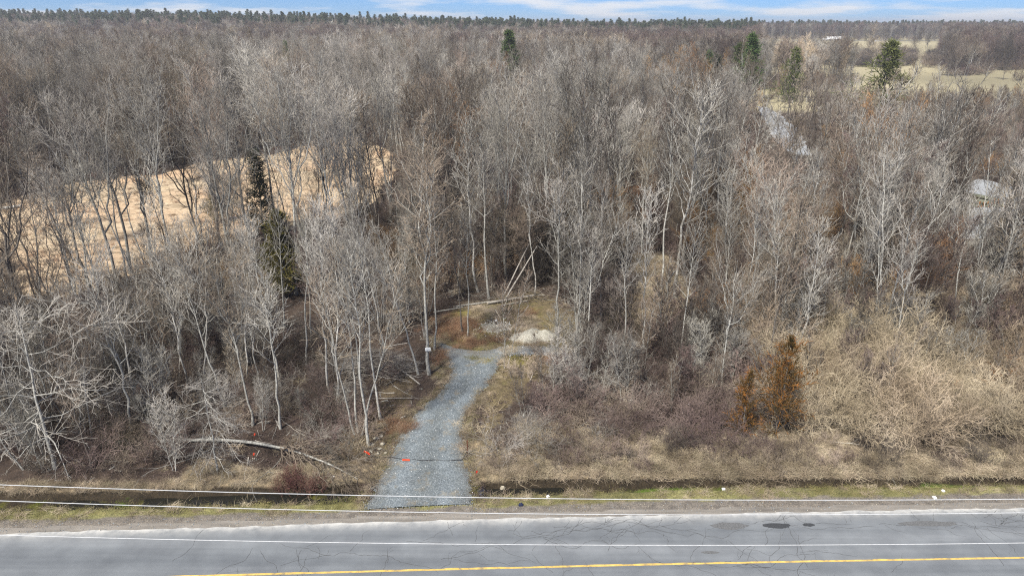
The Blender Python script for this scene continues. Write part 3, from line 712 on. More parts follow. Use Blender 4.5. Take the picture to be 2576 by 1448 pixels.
key(2486, 770, 'pole1', 14.5, 'pale heavy-stemmed tree leaning outward in front of the gravel yard', 4, fat=1.15)
key(1725, 990, 'snag0', 3.2, 'short broken pale stem standing in the purple thicket', 0, fat=2.0)
key(1692, 1000, 'snag0', 2.8, 'broken grey stub leaning in the purple thicket', 3, fat=2.0)
for k, (px, py, kd, H, tx) in enumerate(((300, 742, 'big0', 17, -3), (232, 735, 'fork1', 15, -4), (395, 705, 'big1', 18.5, -2), (330, 690, 'big0', 17.5, -1), (455, 720, 'big2', 18, -2), (560, 650, 'big1', 19, -1),
                                         (505, 690, 'fork1', 16, 0), (640, 640, 'big0', 18, -1), (690, 600, 'big2', 20, 0), (765, 620, 'big1', 19.5, -2), (828, 590, 'fork1', 16, 0),
                                         (745, 740, 'big2', 19, -1), (880, 575, 'big0', 18, 1), (930, 560, 'fork0', 16, -2), (160, 640, 'fork0', 15.5, -3), (985, 560, 'big2', 18, 0), (855, 700, 'big2', 17, -1), (600, 745, 'big0', 17, -1))):
    key(px, py, kd, H, ('tall grey tree with upswept crown on the near edge of the straw field' if kd[:3] == 'big' else 'dark forking tree silhouetted against the straw field'), tx,
        group='row of tall trees along the near edge of the field' if kd[:3] == 'big' else 'dark forked trees before the field', rz=None)

for px, py, H in ((1690, 340, 16), (1722, 320, 16.5), (1655, 350, 14.5), (1765, 330, 15.5), (1700, 400, 14), (1740, 375, 13.5), (1630, 320, 14), (1790, 300, 15), (1775, 400, 11.5), (1800, 640, 8.5), (1842, 625, 9.5), (1785, 600, 8.5), (1868, 650, 8), (1830, 700, 6.5), (2440, 345, 9), (1470, 480, 7), (1560, 690, 6), (1880, 560, 8), (1590, 620, 7), (1375, 330, 9)):
    key(px, py, 'bushy0', H, 'orange-brown bushy tree in the wood '+('above the narrow green spire' if py < 420 else 'round the olive junipers'), group='orange-brown trees '+('high' if py < 420 else 'low'))
# ---------------------------------------------------------------- the wood
CONS = ((1288, 110, 225, .011, 85), (1895, 120, 190, .028, 60), (2000, 140, 185, .018, 32), (2232, 160, 165, .03, 50), (1808, 200, 160, .01, 45), (715, 105, 200, .01, 40), (1660, 100, 330, .008, 80), (722, 745, at(722, 745)[1], .045, 26), (668, 600, at(668, 600)[1], .02, 14))
def free(x, y, r):
    return all((x-a)**2+(y-b)**2 > r*r for a, b in taken)
def open_far(x, y):
    t = x/max(y, 1); w = 14*vn(x, y, .012, 8)
    if .335 < t < .47 and 205 < y < 330: return vn(x, y, .03, 5) > .16
    if t > .335+.05*vn(x, y, .02, 3) and 205+w < y < 455+2*w and not (t > .615 and y > 395) and not (.60 < t < .655 and 355 < y < 400): return True
    if .335 < t < .585 and 610 < y < 872: return True
    return False
CLEARS = [((px-1287.5)/FOC/(COS+(724-py)/FOC*SIN), d, w, l) for px, py, d, w, l in CONS]
for k in range(34):                                    # thin stems in front of the field
    px = random.uniform(20, 960); py = float(np.interp(px, (0, 220, 300, 480, 700, 850, 950), (756, 742, 706, 648, 584, 562, 505)))+random.uniform(-6, 55)
    x, y = at(px, py)
    if free(x, y, 1.2): key(px, py, random.choice(('pole0', 'pole2', 'pole2', 'pole1')), random.uniform(11, 16), 'thin grey stem seen against the straw field', random.gauss(0, 2.5), group='thin stems along the near edge of the field')
BRUSH = poly([(850, 850), (1065, 855), (1085, 1000), (1040, 1025), (850, 1015)])
STONEFRONT = poly([(1255, 860), (1440, 860), (1450, 990), (1225, 1010)]); FALLEN = poly([(425, 1075), (760, 1095), (930, 1180), (940, 1240), (640, 1180), (425, 1150)])
for k in range(46):                                    # slim pale trunks on both sides of the driveway
    left = k % 2 == 0
    px, py = (random.uniform(560, 1060), random.uniform(850, 1075)) if left else (random.uniform(1430, 1900), random.uniform(790, 930))
    x, y = at(px, py)
    if not free(x, y, 1.6) or inside(CLEAR, x, y) or edist(CLEAR, x, y) < 1.2 or inside(GLADE, x, y): continue
    key(px, py, random.choice(('pole0', 'pole1', 'pole0', 'birch0')), random.uniform(9.5, 14), 'slim pale trunk '+('in the brush between the fallen tree and the olive cedar' if left else 'at the edge of the grassy glade'), random.gauss(0, 3), random.gauss(0, 2), 'slim pale trunks '+('by the fallen tree' if left else 'by the glade'), fat=.9)
FIELDFRONT = poly([(780, 500), (1015, 415), (1045, 640), (780, 700)]); GLADEFRONT = poly([(1490, 850), (1780, 850), (1800, 1010), (1470, 1010)])
def wood_ok(x, y):
    if inside(FIELDFRONT, x, y): return random.random() < .14
    if y < 60 and inside(GLADEFRONT, x, y): return random.random() < .03
    if y < 60 and (inside(STONEFRONT, x, y) or inside(FALLEN, x, y)): return random.random() < .06
    if y < 60 and inside(BRUSH, x, y): return random.random() < .05
    for a, d_, w_, l_ in CLEARS:
        if abs(x/y-a) < w_ and d_-l_ < y < d_+5 and random.random() < .85: return False
    f = float(FAR(x))
    right = x > (DX0+DX1)/2
    if y < f+(6.5 if right else 2.8): return False
    if y < 75 and (inside(CLEAR, x, y) or edist(CLEAR, x, y) < (.9 if x < 0 else 1.9)): return False
    if y < 260 and inside(FIELD, x, y): return random.random() < .012
    if right and y < 52 and random.random() < .80: return False
    if y < 90 and inside(GLADE, x, y): return random.random() < .03
    if inside(LANE, x, y) or inside(YARD, x, y): return False
    if inside(LANEFRONT, x, y): return random.random() < .06
    if inside(YARDFRONT, x, y): return random.random() < .17
    if open_far(x, y): return random.random() < (.012 if y < 500 else .02)
    return True
_ne = poly([(-420, 800), (0, 752), (220, 738), (300, 700), (480, 640), (700, 575), (850, 552), (950, 492)])
def left_belt(x, y): return x < -8 and y < 66 or (x < _ne[-1, 0]+3 and y < float(np.interp(x, _ne[:, 0], _ne[:, 1]))+2)
def pick(x, y):
    n = vn(x, y, .035, 11); n2 = vn(x, y, .09, 4); t = x/y
    r = random.random(); far_left = t < -.10 and y > 85
    if t > .43 and y > 110: ks = ('pole2', 'clump0', 'pole0', 'bushy1', 'clump1', 'pole2')
    elif y > 80 and n+.5*n2 > .26 and t > -.1: ks = ('bushy0', 'bushy0', 'bushy0', 'fork2', 'pole0')
    elif n < -.28: ks = ('bushy1', 'bushy1', 'pole2', 'clump0', 'fork1')
    elif far_left: ks = ('big0', 'big1', 'big2', 'fork0', 'fork2', 'pole1')
    elif y < 60: ks = ('pole0', 'pole1', 'pole2', 'pole2', 'clump0', 'clump1', 'bushy1', 'birch0', 'fork2')
    else: ks = ('pole0', 'pole1', 'birch0', 'birch1', 'fork0', 'fork1', 'fork2', 'clump1', 'big2', 'pole2', 'bushy1')
    kd = random.choice(ks)
    low = 45 < y and random.random() < (.46 if not left_belt(x, y) else .3)
    if low: kd = random.choice(('bushy1', 'bushy2', 'bushy3', 'bushy1', 'bushy3', 'clump0') if n+.4*n2 < .15 else ('bushy2', 'bushy0', 'bushy2', 'bushy3'))
    if y < 60: H = random.uniform(7.5, 12.5) if left_belt(x, y) else random.uniform(9.5, 15)
    elif left_belt(x, y): H = random.uniform(7, 11)
    elif t > .43 and y > 100: H = random.uniform(6.5, 9.5)
    elif far_left: H = random.uniform(15, 20)
    elif t > .22 and y > 120: H = random.uniform(9.5, 15)
    else: H = random.uniform(12, 18.5)
    if low: H = random.uniform(5, 8.5)
    elif kd[:5] == 'bushy': H *= .75
    return kd, H
cands = []
def jgrid(y0, y1, sp, half=.82):
    y = y0
    while y < y1:
        w = half*y+6; x = -w+random.random()*sp
        while x < w:
            yield x+random.uniform(-.5, .5)*sp, y+random.uniform(-.5, .5)*sp
            x += sp
        y += sp
for x, y in jgrid(32, 72, 2.45):
    if not wood_ok(x, y) or not free(x, y, 1.3): continue
    if left_belt(x, y) and random.random() < (.36 if y < 48 else .55): continue
    if vn(x, y, .07, 31) < -.2 and random.random() < .5: continue
    cands.append((x, y))
for x, y in jgrid(72, 150, 3.15):
    if left_belt(x, y) and random.random() < .62: continue
    if vn(x, y, .05, 31) < -.2 and random.random() < .5: continue
    if x/y > .5 and y > 120 and random.random() < .4: continue
    if wood_ok(x, y) and free(x, y, 1.5): cands.append((x, y))
for x, y in jgrid(150, 270, 3.8):
    if wood_ok(x, y): cands.append((x, y))
cands.sort(key=lambda p: math.hypot(p[0], p[1]))
ADJ = {'pole': 'slender grey pole-like tree with narrow crown', 'birc': 'white-barked slim tree', 'fork': 'forked bare tree with wide crown', 'big0': 'tall bare tree with upswept crown', 'big1': 'tall bare tree with upswept crown',
       'big2': 'tall bare tree with upswept crown', 'clum': 'several-stemmed thin bare tree', 'bush': 'low-branched bushy bare tree', 'snag': 'dead pale stem'}
LAND = [(n, at(*p)) for n, p in (('the spreading pale tree', (140, 1182)), ('the fallen tree', (640, 1112)), ('the olive cedar', (722, 745)), ('the brush pile', (935, 935)), ('the sign tree', (1080, 941)),
        ('the well pipe', (1248, 820)), ('the stone pile', (1337, 848)), ('the grassy glade', (1640, 770)), ('the rusty cedars', (1910, 1100)), ('the back of the tan bushes', (2250, 780)), ('the front of the gravel yard', (2460, 680)),
        ('the near corner of the straw field', (100, 760)), ('the dark cedar before the field', (668, 600)), ('the rounded end of the straw field', (950, 430)), ('the leaning trunk pair', (1290, 700)), ('the low olive juniper', (1780, 560)),
        ('the gravel lane', (1960, 400)), ('the pale split log behind the clearing', (1300, 640)), ('the foot of the ditch bank', (350, 1200)))]
def where(x, y):
    n = min(LAND, key=lambda l: (l[1][0]-x)**2+(l[1][1]-y)**2)[0]
    return 'near '+n, n
TREE_MESH = list(K); JM = {}
stuff, n_single = [], 0
SINGLE_MAX = 300-len(taken)
for x, y in cands:
    kd, H = pick(x, y); z = hz(x, y)
    if n_single < SINGLE_MAX and abs(x) < .80*y+1:
        w, g = where(x, y)
        put_tree(kd, x, y, H, ADJ[kd[:4]]+' '+w, 'tree', 'bare trees '+g+', '+ADJ[kd[:4]].split(' with')[0], random.gauss(0, 2.6), random.gauss(0, 2.0), z=z)
        n_single += 1
    else:
        e = tilt_euler(random.gauss(0, 2.5), random.gauss(0, 2), random.uniform(0, 6.28))
        stuff.append((x, y, z-.1, e.x, e.y, e.z, H/BASE_H[kd], TREE_MESH.index(kd)))
used = sorted(set(int(s[7]) for s in stuff)); remap = {u: k for k, u in enumerate(used)}
stuff = [s[:7]+(remap[int(s[7])],) for s in stuff]
scatter('bare_woods', stuff, [joined(K[TREE_MESH[u]]) for u in used], 'dense leafless grey wood filling the ground behind the clearing', 'woods')

# the wood far off, simpler trees
FK = []
for q, (sd, H, cw, fk, mb, mt) in enumerate(((201, 16, 4.2, 2, bark_grey, tw_grey), (202, 16, 4.4, 3, bark_grey, tw_warm), (203, 15, 4.2, 2, bark_dark, tw_purple), (204, 16, 4.6, 3, bark_pale, tw_white),
                                            (205, 15, 4.0, 2, bark_dark, tw_dark), (206, 15, 4.3, 3, bark_dark, tw_tan))):
    FK.append(joined(T2('far', tree(sd, H, .16, cs=.12, cw=cw, limbs=30, fork=fk, a1=46, up=.45, bend=.2, k2=6, k3=5, k4=0, tw=2.0), mb, mt)))
farm = []
def far_pick(x, y):
    n = vn(x, y, .02, 1)+.6*random.uniform(-.5, .5)
    t = x/y
    if t > .1 and y > 350: return random.choice((0, 2, 4, 2, 1, 4))
    if n > .2: return random.choice((1, 3, 5, 1))
    if n < -.2: return random.choice((2, 4, 0))
    return random.choice((0, 1, 2, 3, 0, 1))
for y0, y1, sp in ((270, 460, 5.4), (460, 760, 7.2), (760, 1250, 9.5), (1250, 1700, 14)):
    for x, y in jgrid(y0, y1, sp, .80):
        if open_far(x, y) and random.random() > .01: continue
        if .335 < x/y < .585 and 440 < y < 620 and random.random() < .985: continue
        s = random.uniform(.78, 1.12)
        farm.append((x, y, float(terrain(x, y))-.2, 0, 0, random.uniform(0, 6.28), s, far_pick(x, y)))
        if y < 900 and random.random() < .75: farm.append((x+random.uniform(-3, 3), y+random.uniform(-3, 3), float(terrain(x, y))-.1, 0, 0, random.uniform(0, 6.28), random.uniform(1.3, 2.4), random.choice((6, 7, 8))))
scatter('far_woods', farm, FK+[SH['dark0'], SH['purple0'], SH['grey0']], 'hazy leafless wood rolling back to the skyline', 'woods')

# undergrowth: saplings and brush that close the gaps between the trunks
UM = [joined(T2('sapling', s, mb, mt)) for s, mb, mt in SAP]+[SH[k] for k in ('purple0', 'purple1', 'dark0', 'grey0', 'tan0', 'orange0', 'red0', 'pale0')]
und = []
for y0, y1, sp in ((32, 72, 1.75), (72, 135, 2.5), (135, 200, 4.2)):
    for x, y in jgrid(y0, y1, sp):
        if not wood_ok(x, y) and not (x > DX1+2 and y < 52 and y > float(FAR(x))+6 and not inside(CLEAR, x, y)): continue
        if inside(FIELD, x, y): continue
        if left_belt(x, y) and y < float(FAR(x))+3 and random.random() < .3: continue
        n = vn(x, y, .06, 21); r = random.random(); ed = edist(FIELD, x, y)
        if x < 0 and ed < 3.2: k = random.choice((4, 6, 10, 10, 6)) ; s = random.uniform(.5, .9)
        else:
            if r < .52: k = random.choice((0, 1, 2, 3) if n < .12 else (1, 3, 1, 0))
            elif n > .22: k = random.choice((8, 9, 7))
            else: k = random.choice((4, 5, 6, 7, 6))
            s = random.uniform(.6, 1.15)
        if y < 46 and k < 4: s *= .7
        if left_belt(x, y):
            s *= .72 if y < 48 else .5
            if r < .52: k = random.choice((3, 3, 0, 1))
            elif n < .3: k = random.choice((7, 11, 7, 4, 6))
        e = tilt_euler(random.gauss(0, 5), random.gauss(0, 5), random.uniform(0, 6.28))
        und.append((x, y, hz(x, y)-.05, e.x, e.y, e.z, s, k))
for x, y in jgrid(33, 54, 1.55):
    if x > DX0-1.2 or y < float(FAR(x))+1.6 or inside(CLEAR, x, y): continue
    if inside(FALLEN, x, y) and random.random() < .75 or inside(BRUSH, x, y) and random.random() < .8: continue
    und.append((x, y, hz(x, y)-.05, random.gauss(0, .08), random.gauss(0, .08), random.uniform(0, 6.28), random.uniform(.4, .85), random.choice((4, 7, 11, 6, 7, 4, 3))))
scatter('undergrowth', und, UM, 'tangled leafless saplings and brush between the trunks', 'undergrowth')

# ---------------------------------------------------------------- single shrubs along the front
def put_shrub(kind, x, y, s, label, group, sq=1.0):
    o = ob('shrub', SH[kind], None, (x, y, hz(x, y)-.03), (random.gauss(0, .06), random.gauss(0, .06), random.uniform(0, 6.28)))
    o.scale = (s, s, s*sq); return tag(o, label, 'shrub', group)
PURP = poly([(1235, 1120), (1310, 1020), (1400, 945), (1500, 890), (1700, 880), (1850, 930), (1850, 1110), (1700, 1145), (1400, 1160), (1260, 1165)])
TANB = poly([(1960, 1080), (1930, 950), (2040, 860), (2200, 790), (2420, 800), (2620, 850), (2620, 1110), (2300, 1115), (2080, 1115)])
def fill(P, sp):
    x0, y0 = P.min(0); x1, y1 = P.max(0)
    for y in np.arange(y0, y1, sp):
        for x in np.arange(x0, x1, sp):
            a, b_ = x+random.uniform(-.4, .4)*sp, y+random.uniform(-.4, .4)*sp
            if inside(P, a, b_): yield a, b_
for x, y in fill(PURP, 1.75):
    if random.random() < .22: put_shrub('pale0', x, y, random.uniform(.6, .9), 'pale whitish shrub with long arching stems inside the purple thicket', 'pale arching shrubs')
    else: put_shrub(random.choice(('purple0', 'purple1', 'purple0', 'grey0')), x, y, random.uniform(.62, .95), 'purple-brown tangled thicket shrub '+where(x, y)[0], 'purple thicket shrubs '+where(x, y)[0], .9)
for x, y in fill(TANB, 2.1):
    put_shrub(random.choice(('tan0', 'tan1', 'tan1', 'tan0', 'grey0')), x, y, random.uniform(.9, 1.6), 'tan dense twiggy bush '+where(x, y)[0], 'tan bushes '+where(x, y)[0], 1.15)
for px, py in ((712, 1226), (745, 1222), (775, 1228), (735, 1212), (802, 1224)):
    x, y = at(px, py); put_shrub('red0', x, y, random.uniform(.45, .75), 'wine-red twiggy shrub at the ditch edge under the fallen crown', 'red shrubs at the ditch')
for px, py in ((1690, 1150), (1770, 1140), (1900, 1130), (2010, 1140), (2170, 1130), (2290, 1140), (2370, 1150), (2500, 1130), (2440, 1160), (1600, 1165), (1850, 1150), (2080, 1125), (2120, 1160), (2230, 1165), (2330, 1120), (2410, 1130), (2540, 1150), (1960, 1160), (1500, 1170), (1400, 1175), *[(random.uniform(1250, 2570), random.uniform(1112, 1185)) for _ in range(34)]):
    x, y = at(px, py); put_shrub(random.choice(('dark0', 'purple1', 'grey0')), x, y, random.uniform(.28, .62), 'low scrubby shrub in the dry grass of the roadside bank', 'low scrub on the bank')

# ---------------------------------------------------------------- conifers
def con(kind, px, py, H, label, d=None, group=None, name='conifer', z=None, fat=1.0):
    if d is None: x, y = at(px, py); zz = hz(x, y)
    else:
        t = (px-1287.5)/FOC; b_ = (724-py)/FOC; dy = COS+b_*SIN; x, y = t/dy*d, d; zz = hz(x, y)
    return put_tree(kind, x, y, H, label, 'tree', group, 0, 0, name=name, z=zz-.05, fat=fat)
con('rust', 1948, 1102, 6.5, 'larger rust-orange cedar at the top of the roadside bank', name='cedar', fat=.84)
con('rust_small', 1862, 1110, 4.5, 'smaller rust and olive cedar standing beside the larger rusty cedar', name='cedar', fat=.8)
con('olive', 722, 745, 8.2, 'olive green cedar standing amid the brush before the field', name='cedar', fat=1.1)
con('dark', 668, 600, 10.5, 'dark green cedar standing before the straw field', name='cedar', fat=1.5)
con('olive', 548, 560, 5.5, 'small dark olive cedar at the near field edge', name='cedar')
con('spruce', 1288, 110, 22, 'solitary bright green spruce rising above the grey wood', 225, name='spruce', fat=1.5)
con('pine', 1895, 120, 21, 'broad dark green pine with spiky top, largest of its cluster', 190, name='pine', fat=1.1)
con('pine', 1862, 120, 18.5, 'lower dark pine close against the broad spiky pine', 200, name='pine')
con('pine_light', 2000, 140, 18.0, 'bushy green pine between the gravel lane and the far pasture', 185, name='pine', fat=.85)
con('pine_light', 2232, 160, 20, 'large yellow-green pine with layered limbs before the pasture', 165, name='pine', fat=1.2)
con('dark', 1808, 200, 17.5, 'narrow dark green spire above the orange-brown crowns', 160, name='cedar')
con('pine', 1785, 130, 15.5, 'small far pine near the broad spiky pine', 240, name='pine')
con('spruce', 1660, 100, 17.5, 'small dark spruce poking out of the purple-grey wood', 330, name='spruce')
con('spruce', 715, 105, 19.5, 'small green conifer top amid the upswept crowns', 200, name='spruce', fat=.7)
con('dark', 1410, 260, 12, 'dark evergreen half hidden in the middle of the wood', 130, name='cedar')
con('dark', 1465, 300, 10.5, 'very dark narrow evergreen deep in the wood', 120, name='cedar')
con('dark', 1125, 270, 12, 'thin dark spruce near the far corner of the field', 150, name='spruce')
con('dark', 1190, 330, 9, 'dark green cedar hidden among white-barked trees', 110, name='cedar', fat=1.3)
con('olive', 1070, 400, 7, 'olive cedar beside the corner of the straw field', name='cedar', fat=1.3)
con('olive', 1835, 575, 6.5, 'olive green cedar under the orange-brown bushy trees', name='cedar', fat=1.2)
con('olive', 1780, 560, 5, 'low olive juniper under the orange-brown bushy trees', name='cedar', fat=1.3)
con('spruce', 1815, 75, 15, 'distant green conifer clump above the wood', 420, name='spruce', fat=1.5)
for px, d in ((445, 420), (190, 560), (235, 570)): con('far', px, 40, 20, 'dark spire standing higher than the grey crowns before the skyline', d, 'dark spires before the skyline', 'spruce')
# skyline
sky_n = 0
for k in range(150):
    t = -.72+1.46*(k+random.random())/150; d = random.uniform(620, 780) if t < .33 else random.uniform(1000, 1240)
    dens = .95 if t < .1 else .6
    if random.random() > dens: continue
    x = t*d; hgt = random.uniform(19, 25.5) if t < .33 else random.uniform(18, 24)
    put_tree(random.choice(('far', 'far', 'far_pine')), x, d, hgt, 'distant dark conifer spire on the skyline ridge', 'tree', 'skyline conifers', name='spruce', z=float(terrain(x, d))-.1)
far_c = []
for k in range(2600):
    t = random.uniform(-.74, .76); d = random.uniform(600, 820) if t < .33 else random.uniform(960, 1350)
    x = t*d; far_c.append((x, d, float(terrain(x, d))-.1, 0, 0, random.uniform(0, 6.28), random.uniform(.9, 1.3), random.choice((0, 1))))
for k in range(900):                                   # dark hedge before the highway
    t = random.uniform(.34, .62); d = random.choice((435, 455, 480, 520, 545))+random.gauss(0, 7)
    if vn(t*40, d*.02, 1, 3) < -.1: continue
    x = t*d; far_c.append((x, d, float(terrain(x, d))-.1, 0, 0, random.uniform(0, 6.28), random.uniform(1.0, 3.0), random.choice((2, 2, 2, 3))))
scatter('far_conifers', far_c, [joined(CN['far']), joined(CN['far_pine']), SH['dark0'], SH['grey0']], 'band of dark evergreens along the skyline ridge', 'woods')

# ---------------------------------------------------------------- grasses
def tuft(seed, n, H, spread, rad, lean=.5, mat=None):
    r = np.random.default_rng(seed)
    st = r.normal(0, spread, (n, 3)); st[:, 2] = -.03
    D = r.normal(0, lean, (n, 3)); D[:, 2] = 1; D = norm(D); L = H*(.5+.8*r.random(n))
    s = np.linspace(0, 1, 4)[None, :, None]
    bd = r.normal(0, .5, (n, 1, 3))*np.array([1, 1, 0]); bd[:, :, 2] = -.35
    P = st[:, None]+D[:, None]*L[:, None, None]*s+bd*L[:, None, None]*s*s
    Q = rad*(1-.85*np.linspace(0, 1, 4))[None]*np.ones((n, 1))
    v, f = tubes([(P, Q, 3)]); return mesh_np('tuft', v, f, mat, True)
gr_tan = mat2('grass_dry_tan', (.22, .18, .125), (.37, .31, .225), 1.2, (.6, 1.35), .014, c3=(.47, .40, .30), patch=True, pscale=.35)
gr_green = mat2('grass_verge', (.13, .125, .04), (.23, .21, .085), .9, (.75, 1.25), .015, c3=(.36, .30, .15))
gr_moss = mat2('grass_ditch_green', (.05, .08, .012), (.10, .145, .02), 1.2, (.75, 1.25), .012, c3=(.16, .19, .04))
gr_red = mat2('grass_dry_red', (.14, .075, .045), (.25, .145, .09), 1.2, (.8, 1.2), .008, c3=(.33, .21, .13))
gr_litter = mat2('litter', (.04, .03, .026), (.10, .073, .062), 2, (.6, 1.5), .012, c3=(.19, .145, .125))
GT = [tuft(1, 46, .62, .16, .009, .35, gr_tan), tuft(2, 50, .5, .2, .009, .7, gr_tan), tuft(3, 60, .17, .2, .008, .9, gr_green), tuft(4, 60, .14, .2, .007, .9, gr_moss), tuft(5, 46, .75, .22, .008, .35, gr_red), tuft(6, 40, .12, .28, .016, 2.2, gr_litter)]
gr = []
def addg(x, y, k, s, z=None): gr.append((x, y, (hz(x, y) if z is None else z), random.gauss(0, .1), random.gauss(0, .1), random.uniform(0, 6.28), s, k))
for _ in range(26000):
    x = random.uniform(-36, 36); y = random.uniform(29, 47); f, n, s = float(FAR(x)), float(NEAR(x)), float(SHO(x))
    if inside(CLEAR, x, y) and y > s+.1:
        continue
    nn = vn(x, y, .5, 2); n1 = vn(x, y, .25, 2)
    if s+.12+.3*nn < y < n+.35:
        if random.random() < .75: addg(x, y, 2 if random.random() < .85 else 1, random.uniform(.5, 1.1) if random.random() < .9 else .5)
    elif n+.3 <= y < f-.2:
        if (x > DX1+8 and random.random() < .8) or (x < DX0 and nn > .12 and hz(x, y) > -.36 and random.random() < .6): addg(x, y, 3, random.uniform(.6, 1.2))
    elif f+.08 <= y:
        w = (1.8+1.2*n1) if x < DX0-1 else (4.9+1.2*n1)
        if x < DX0-10.5: w = .6+.5*n1
        if DX0-1 < x < DX1+.3: continue
        if y-f < w and random.random() < .95: addg(x, y, random.choice((0, 1, 1)), random.uniform(.55, 1.15)*(1.1 if x > 0 else .8))
for _ in range(5200):                                  # clearing and the sides of the driveway
    x, y = random.uniform(-14, 12), random.uniform(33, 66)
    if inside(CLEAR, x, y):
        row = DP[:, 0], DP[:, -1]
        j = int(np.argmin(np.abs(DP[:, 7, 1]-y)))
        if DP[j, 0, 0]-.1 < x < DP[j, -1, 0]+.1 and y < at(1180, 884)[1]: continue
        k = 2 if vn(x, y, .4, 6) > -.1 else 1
        if random.random() < .6: addg(x, y, k, random.uniform(.6, 1.1))
for px, py, rx, ry, n in ((1150, 825, 2.0, 2.4, 130), (1185, 868, 1.2, .8, 30), (1330, 790, 1.0, 1.0, 14), (1385, 905, 1.6, .8, 26), (1105, 900, .6, 1.2, 22), (1005, 1075, 1.2, 1.0, 26), (1250, 858, .5, .4, 8)):
    cx, cyy = at(px, py)
    for _ in range(n): addg(cx+random.gauss(0, rx*.5), cyy+random.gauss(0, ry*.5), 4, random.uniform(.5, 1.0))
for _ in range(9000):
    y = random.uniform(32, 72); x = random.uniform(-.8*y, .8*y)
    if y < float(FAR(x))+.8 or inside(CLEAR, x, y) or inside(FIELD, x, y): continue
    addg(x, y, 5 if random.random() < .96 else 1, random.uniform(.8, 1.8) if random.random() < .8 else .6)
for x, y in fill(GLADE, .55): addg(x, y, random.choice((0, 1)), random.uniform(.8, 1.3))
for px, py, n in ((1195, 905, 26), (1225, 907, 16), (1205, 878, 20), (1285, 868, 8)):
    cx, cyy = at(px, py)
    for _ in range(n): addg(cx+random.gauss(0, .35), cyy+random.gauss(0, .3), 2, random.uniform(.6, 1.1), .09)
for _ in range(5200):
    px, py = random.uniform(0, 1000), random.uniform(340, 760); x, y = at(px, py)
    if inside(FIELD, x, y) or (edist(FIELD, x, y) < 2.5 and random.random() < .6): addg(x, y, random.choice((1, 1, 5, 4)), random.uniform(.5, 1.1))
for k in range(0, 90):                                 # the gravel's ragged edge: litter and grass creeping in
    for side in (0, -1):
        for _ in range(4):
            p = DP[k, side]; addg(p[0]+random.gauss(0, .22)+(.06 if side else -.06), p[1]+random.uniform(-.2, .2), random.choice((2, 5, 1, 5)), random.uniform(.4, .95), .03)
scatter('dry_grass', gr, GT, 'dry tan and green grass over the verge, ditch banks and clearing', 'grass')

# pebbles over the gravel, sticks over the litter
def rock(seed, s=1.0, mat=None, sub=1):
    import bmesh
    bm = bmesh.new(); bmesh.ops.create_icosphere(bm, subdivisions=sub, radius=s)
    for v in bm.verts:
        q = 1+.45*mnoise.noise(v.co*1.3/s+Vector((seed, seed*2, 0))); v.co *= q; v.co.z *= .62
    m_ = bpy.data.meshes.new('stone'); bm.to_mesh(m_); bm.free()
    if mat: m_.materials.append(mat)
    return m_
pb_b = mat2('pebble_blue_grey', (.10, .115, .125), (.19, .215, .235), 3, (.6, 1.5)); pb_w = mat2('pebble_pale', (.40, .41, .41), (.6, .6, .58), 3, (.8, 1.2)); pb_t = mat2('stone_cream', (.24, .215, .165), (.42, .385, .31), 4, (.8, 1.15))
pebs = []
for _ in range(11000):
    i = random.randrange(DP.shape[0]-1); j = random.uniform(.3, DP.shape[1]-1.3); jj = int(j); fr_ = j-jj
    p = DP[i, jj]*(1-fr_)+DP[i, jj+1]*fr_; y = p[1]+random.uniform(-.15, .15)
    zz = .035+math.sin(j/(DP.shape[1]-1)*math.pi)*.07
    pebs.append((p[0]+random.uniform(-.1, .1), y, zz, random.random(), random.random(), random.random()*6, random.uniform(.012, .032), 0 if random.random() < .95 else 1))
wx, wy = at(1248, 822)
for _ in range(900):
    a, q = random.uniform(0, 6.28), abs(random.gauss(0, 1.0)); pebs.append((wx+math.cos(a)*q, wy+math.sin(a)*q*.9, .03+.12*math.exp(-q*q/.5), 0, random.random(), random.random()*6, random.uniform(.02, .055), 1 if random.random() < .5 else 2))
for _ in range(400):
    x, y = at(random.uniform(1270, 1400), random.uniform(870, 896)); pebs.append((x, y, .05, 0, 0, random.random()*6, random.uniform(.02, .06), random.choice((0, 0, 1))))
for _ in range(1500):
    x = random.uniform(-32, 32); y = float(ASPH(x))+random.uniform(.05, 1)*max(.2, float(SHO(x)-ASPH(x))); pebs.append((x, y, 0, 0, 0, random.random()*6, random.uniform(.012, .03), random.choice((0, 0, 2))))
scatter('gravel_stones', pebs, [rock(1, 1, pb_b), rock(2, 1, pb_w), rock(3, 1, pb_t)], 'loose blue-grey crushed stone lying on the driveway', 'gravel')
def stick_mesh(seed, L, rad, mat, forks=3):
    r = np.random.default_rng(seed); P, Q = stems(r, 1, L, rad, 0, 9, .05); P = P[:, :, [2, 0, 1]]
    A = grow(r, P, Q, forks, .35, .95, lambda t: 40+0*t, lambda t, L_: .35*L_, 5, .05, 0, .1, .6, .008, .4)
    v, f = tubes([(P, Q, 5), (A[0], A[1], 3)]); return mesh_np('stick', v, f, mat, True)
stk = []
for _ in range(1500):
    y = random.uniform(33, 75); x = random.uniform(-.8*y, .8*y)
    if y < float(FAR(x))+1 or inside(CLEAR, x, y) or inside(FIELD, x, y): continue
    stk.append((x, y, hz(x, y)+.06, random.gauss(0, .1), random.gauss(0, .12), random.uniform(0, 6.28), random.uniform(.5, 1.3), random.choice((0, 1, 2))))
scatter('fallen_sticks', stk, [stick_mesh(1, 2.2, .025, tw_white), stick_mesh(2, 3.0, .035, bark_grey), stick_mesh(3, 1.6, .02, tw_grey)], 'fallen sticks strewn over the brown leaf litter', 'sticks')

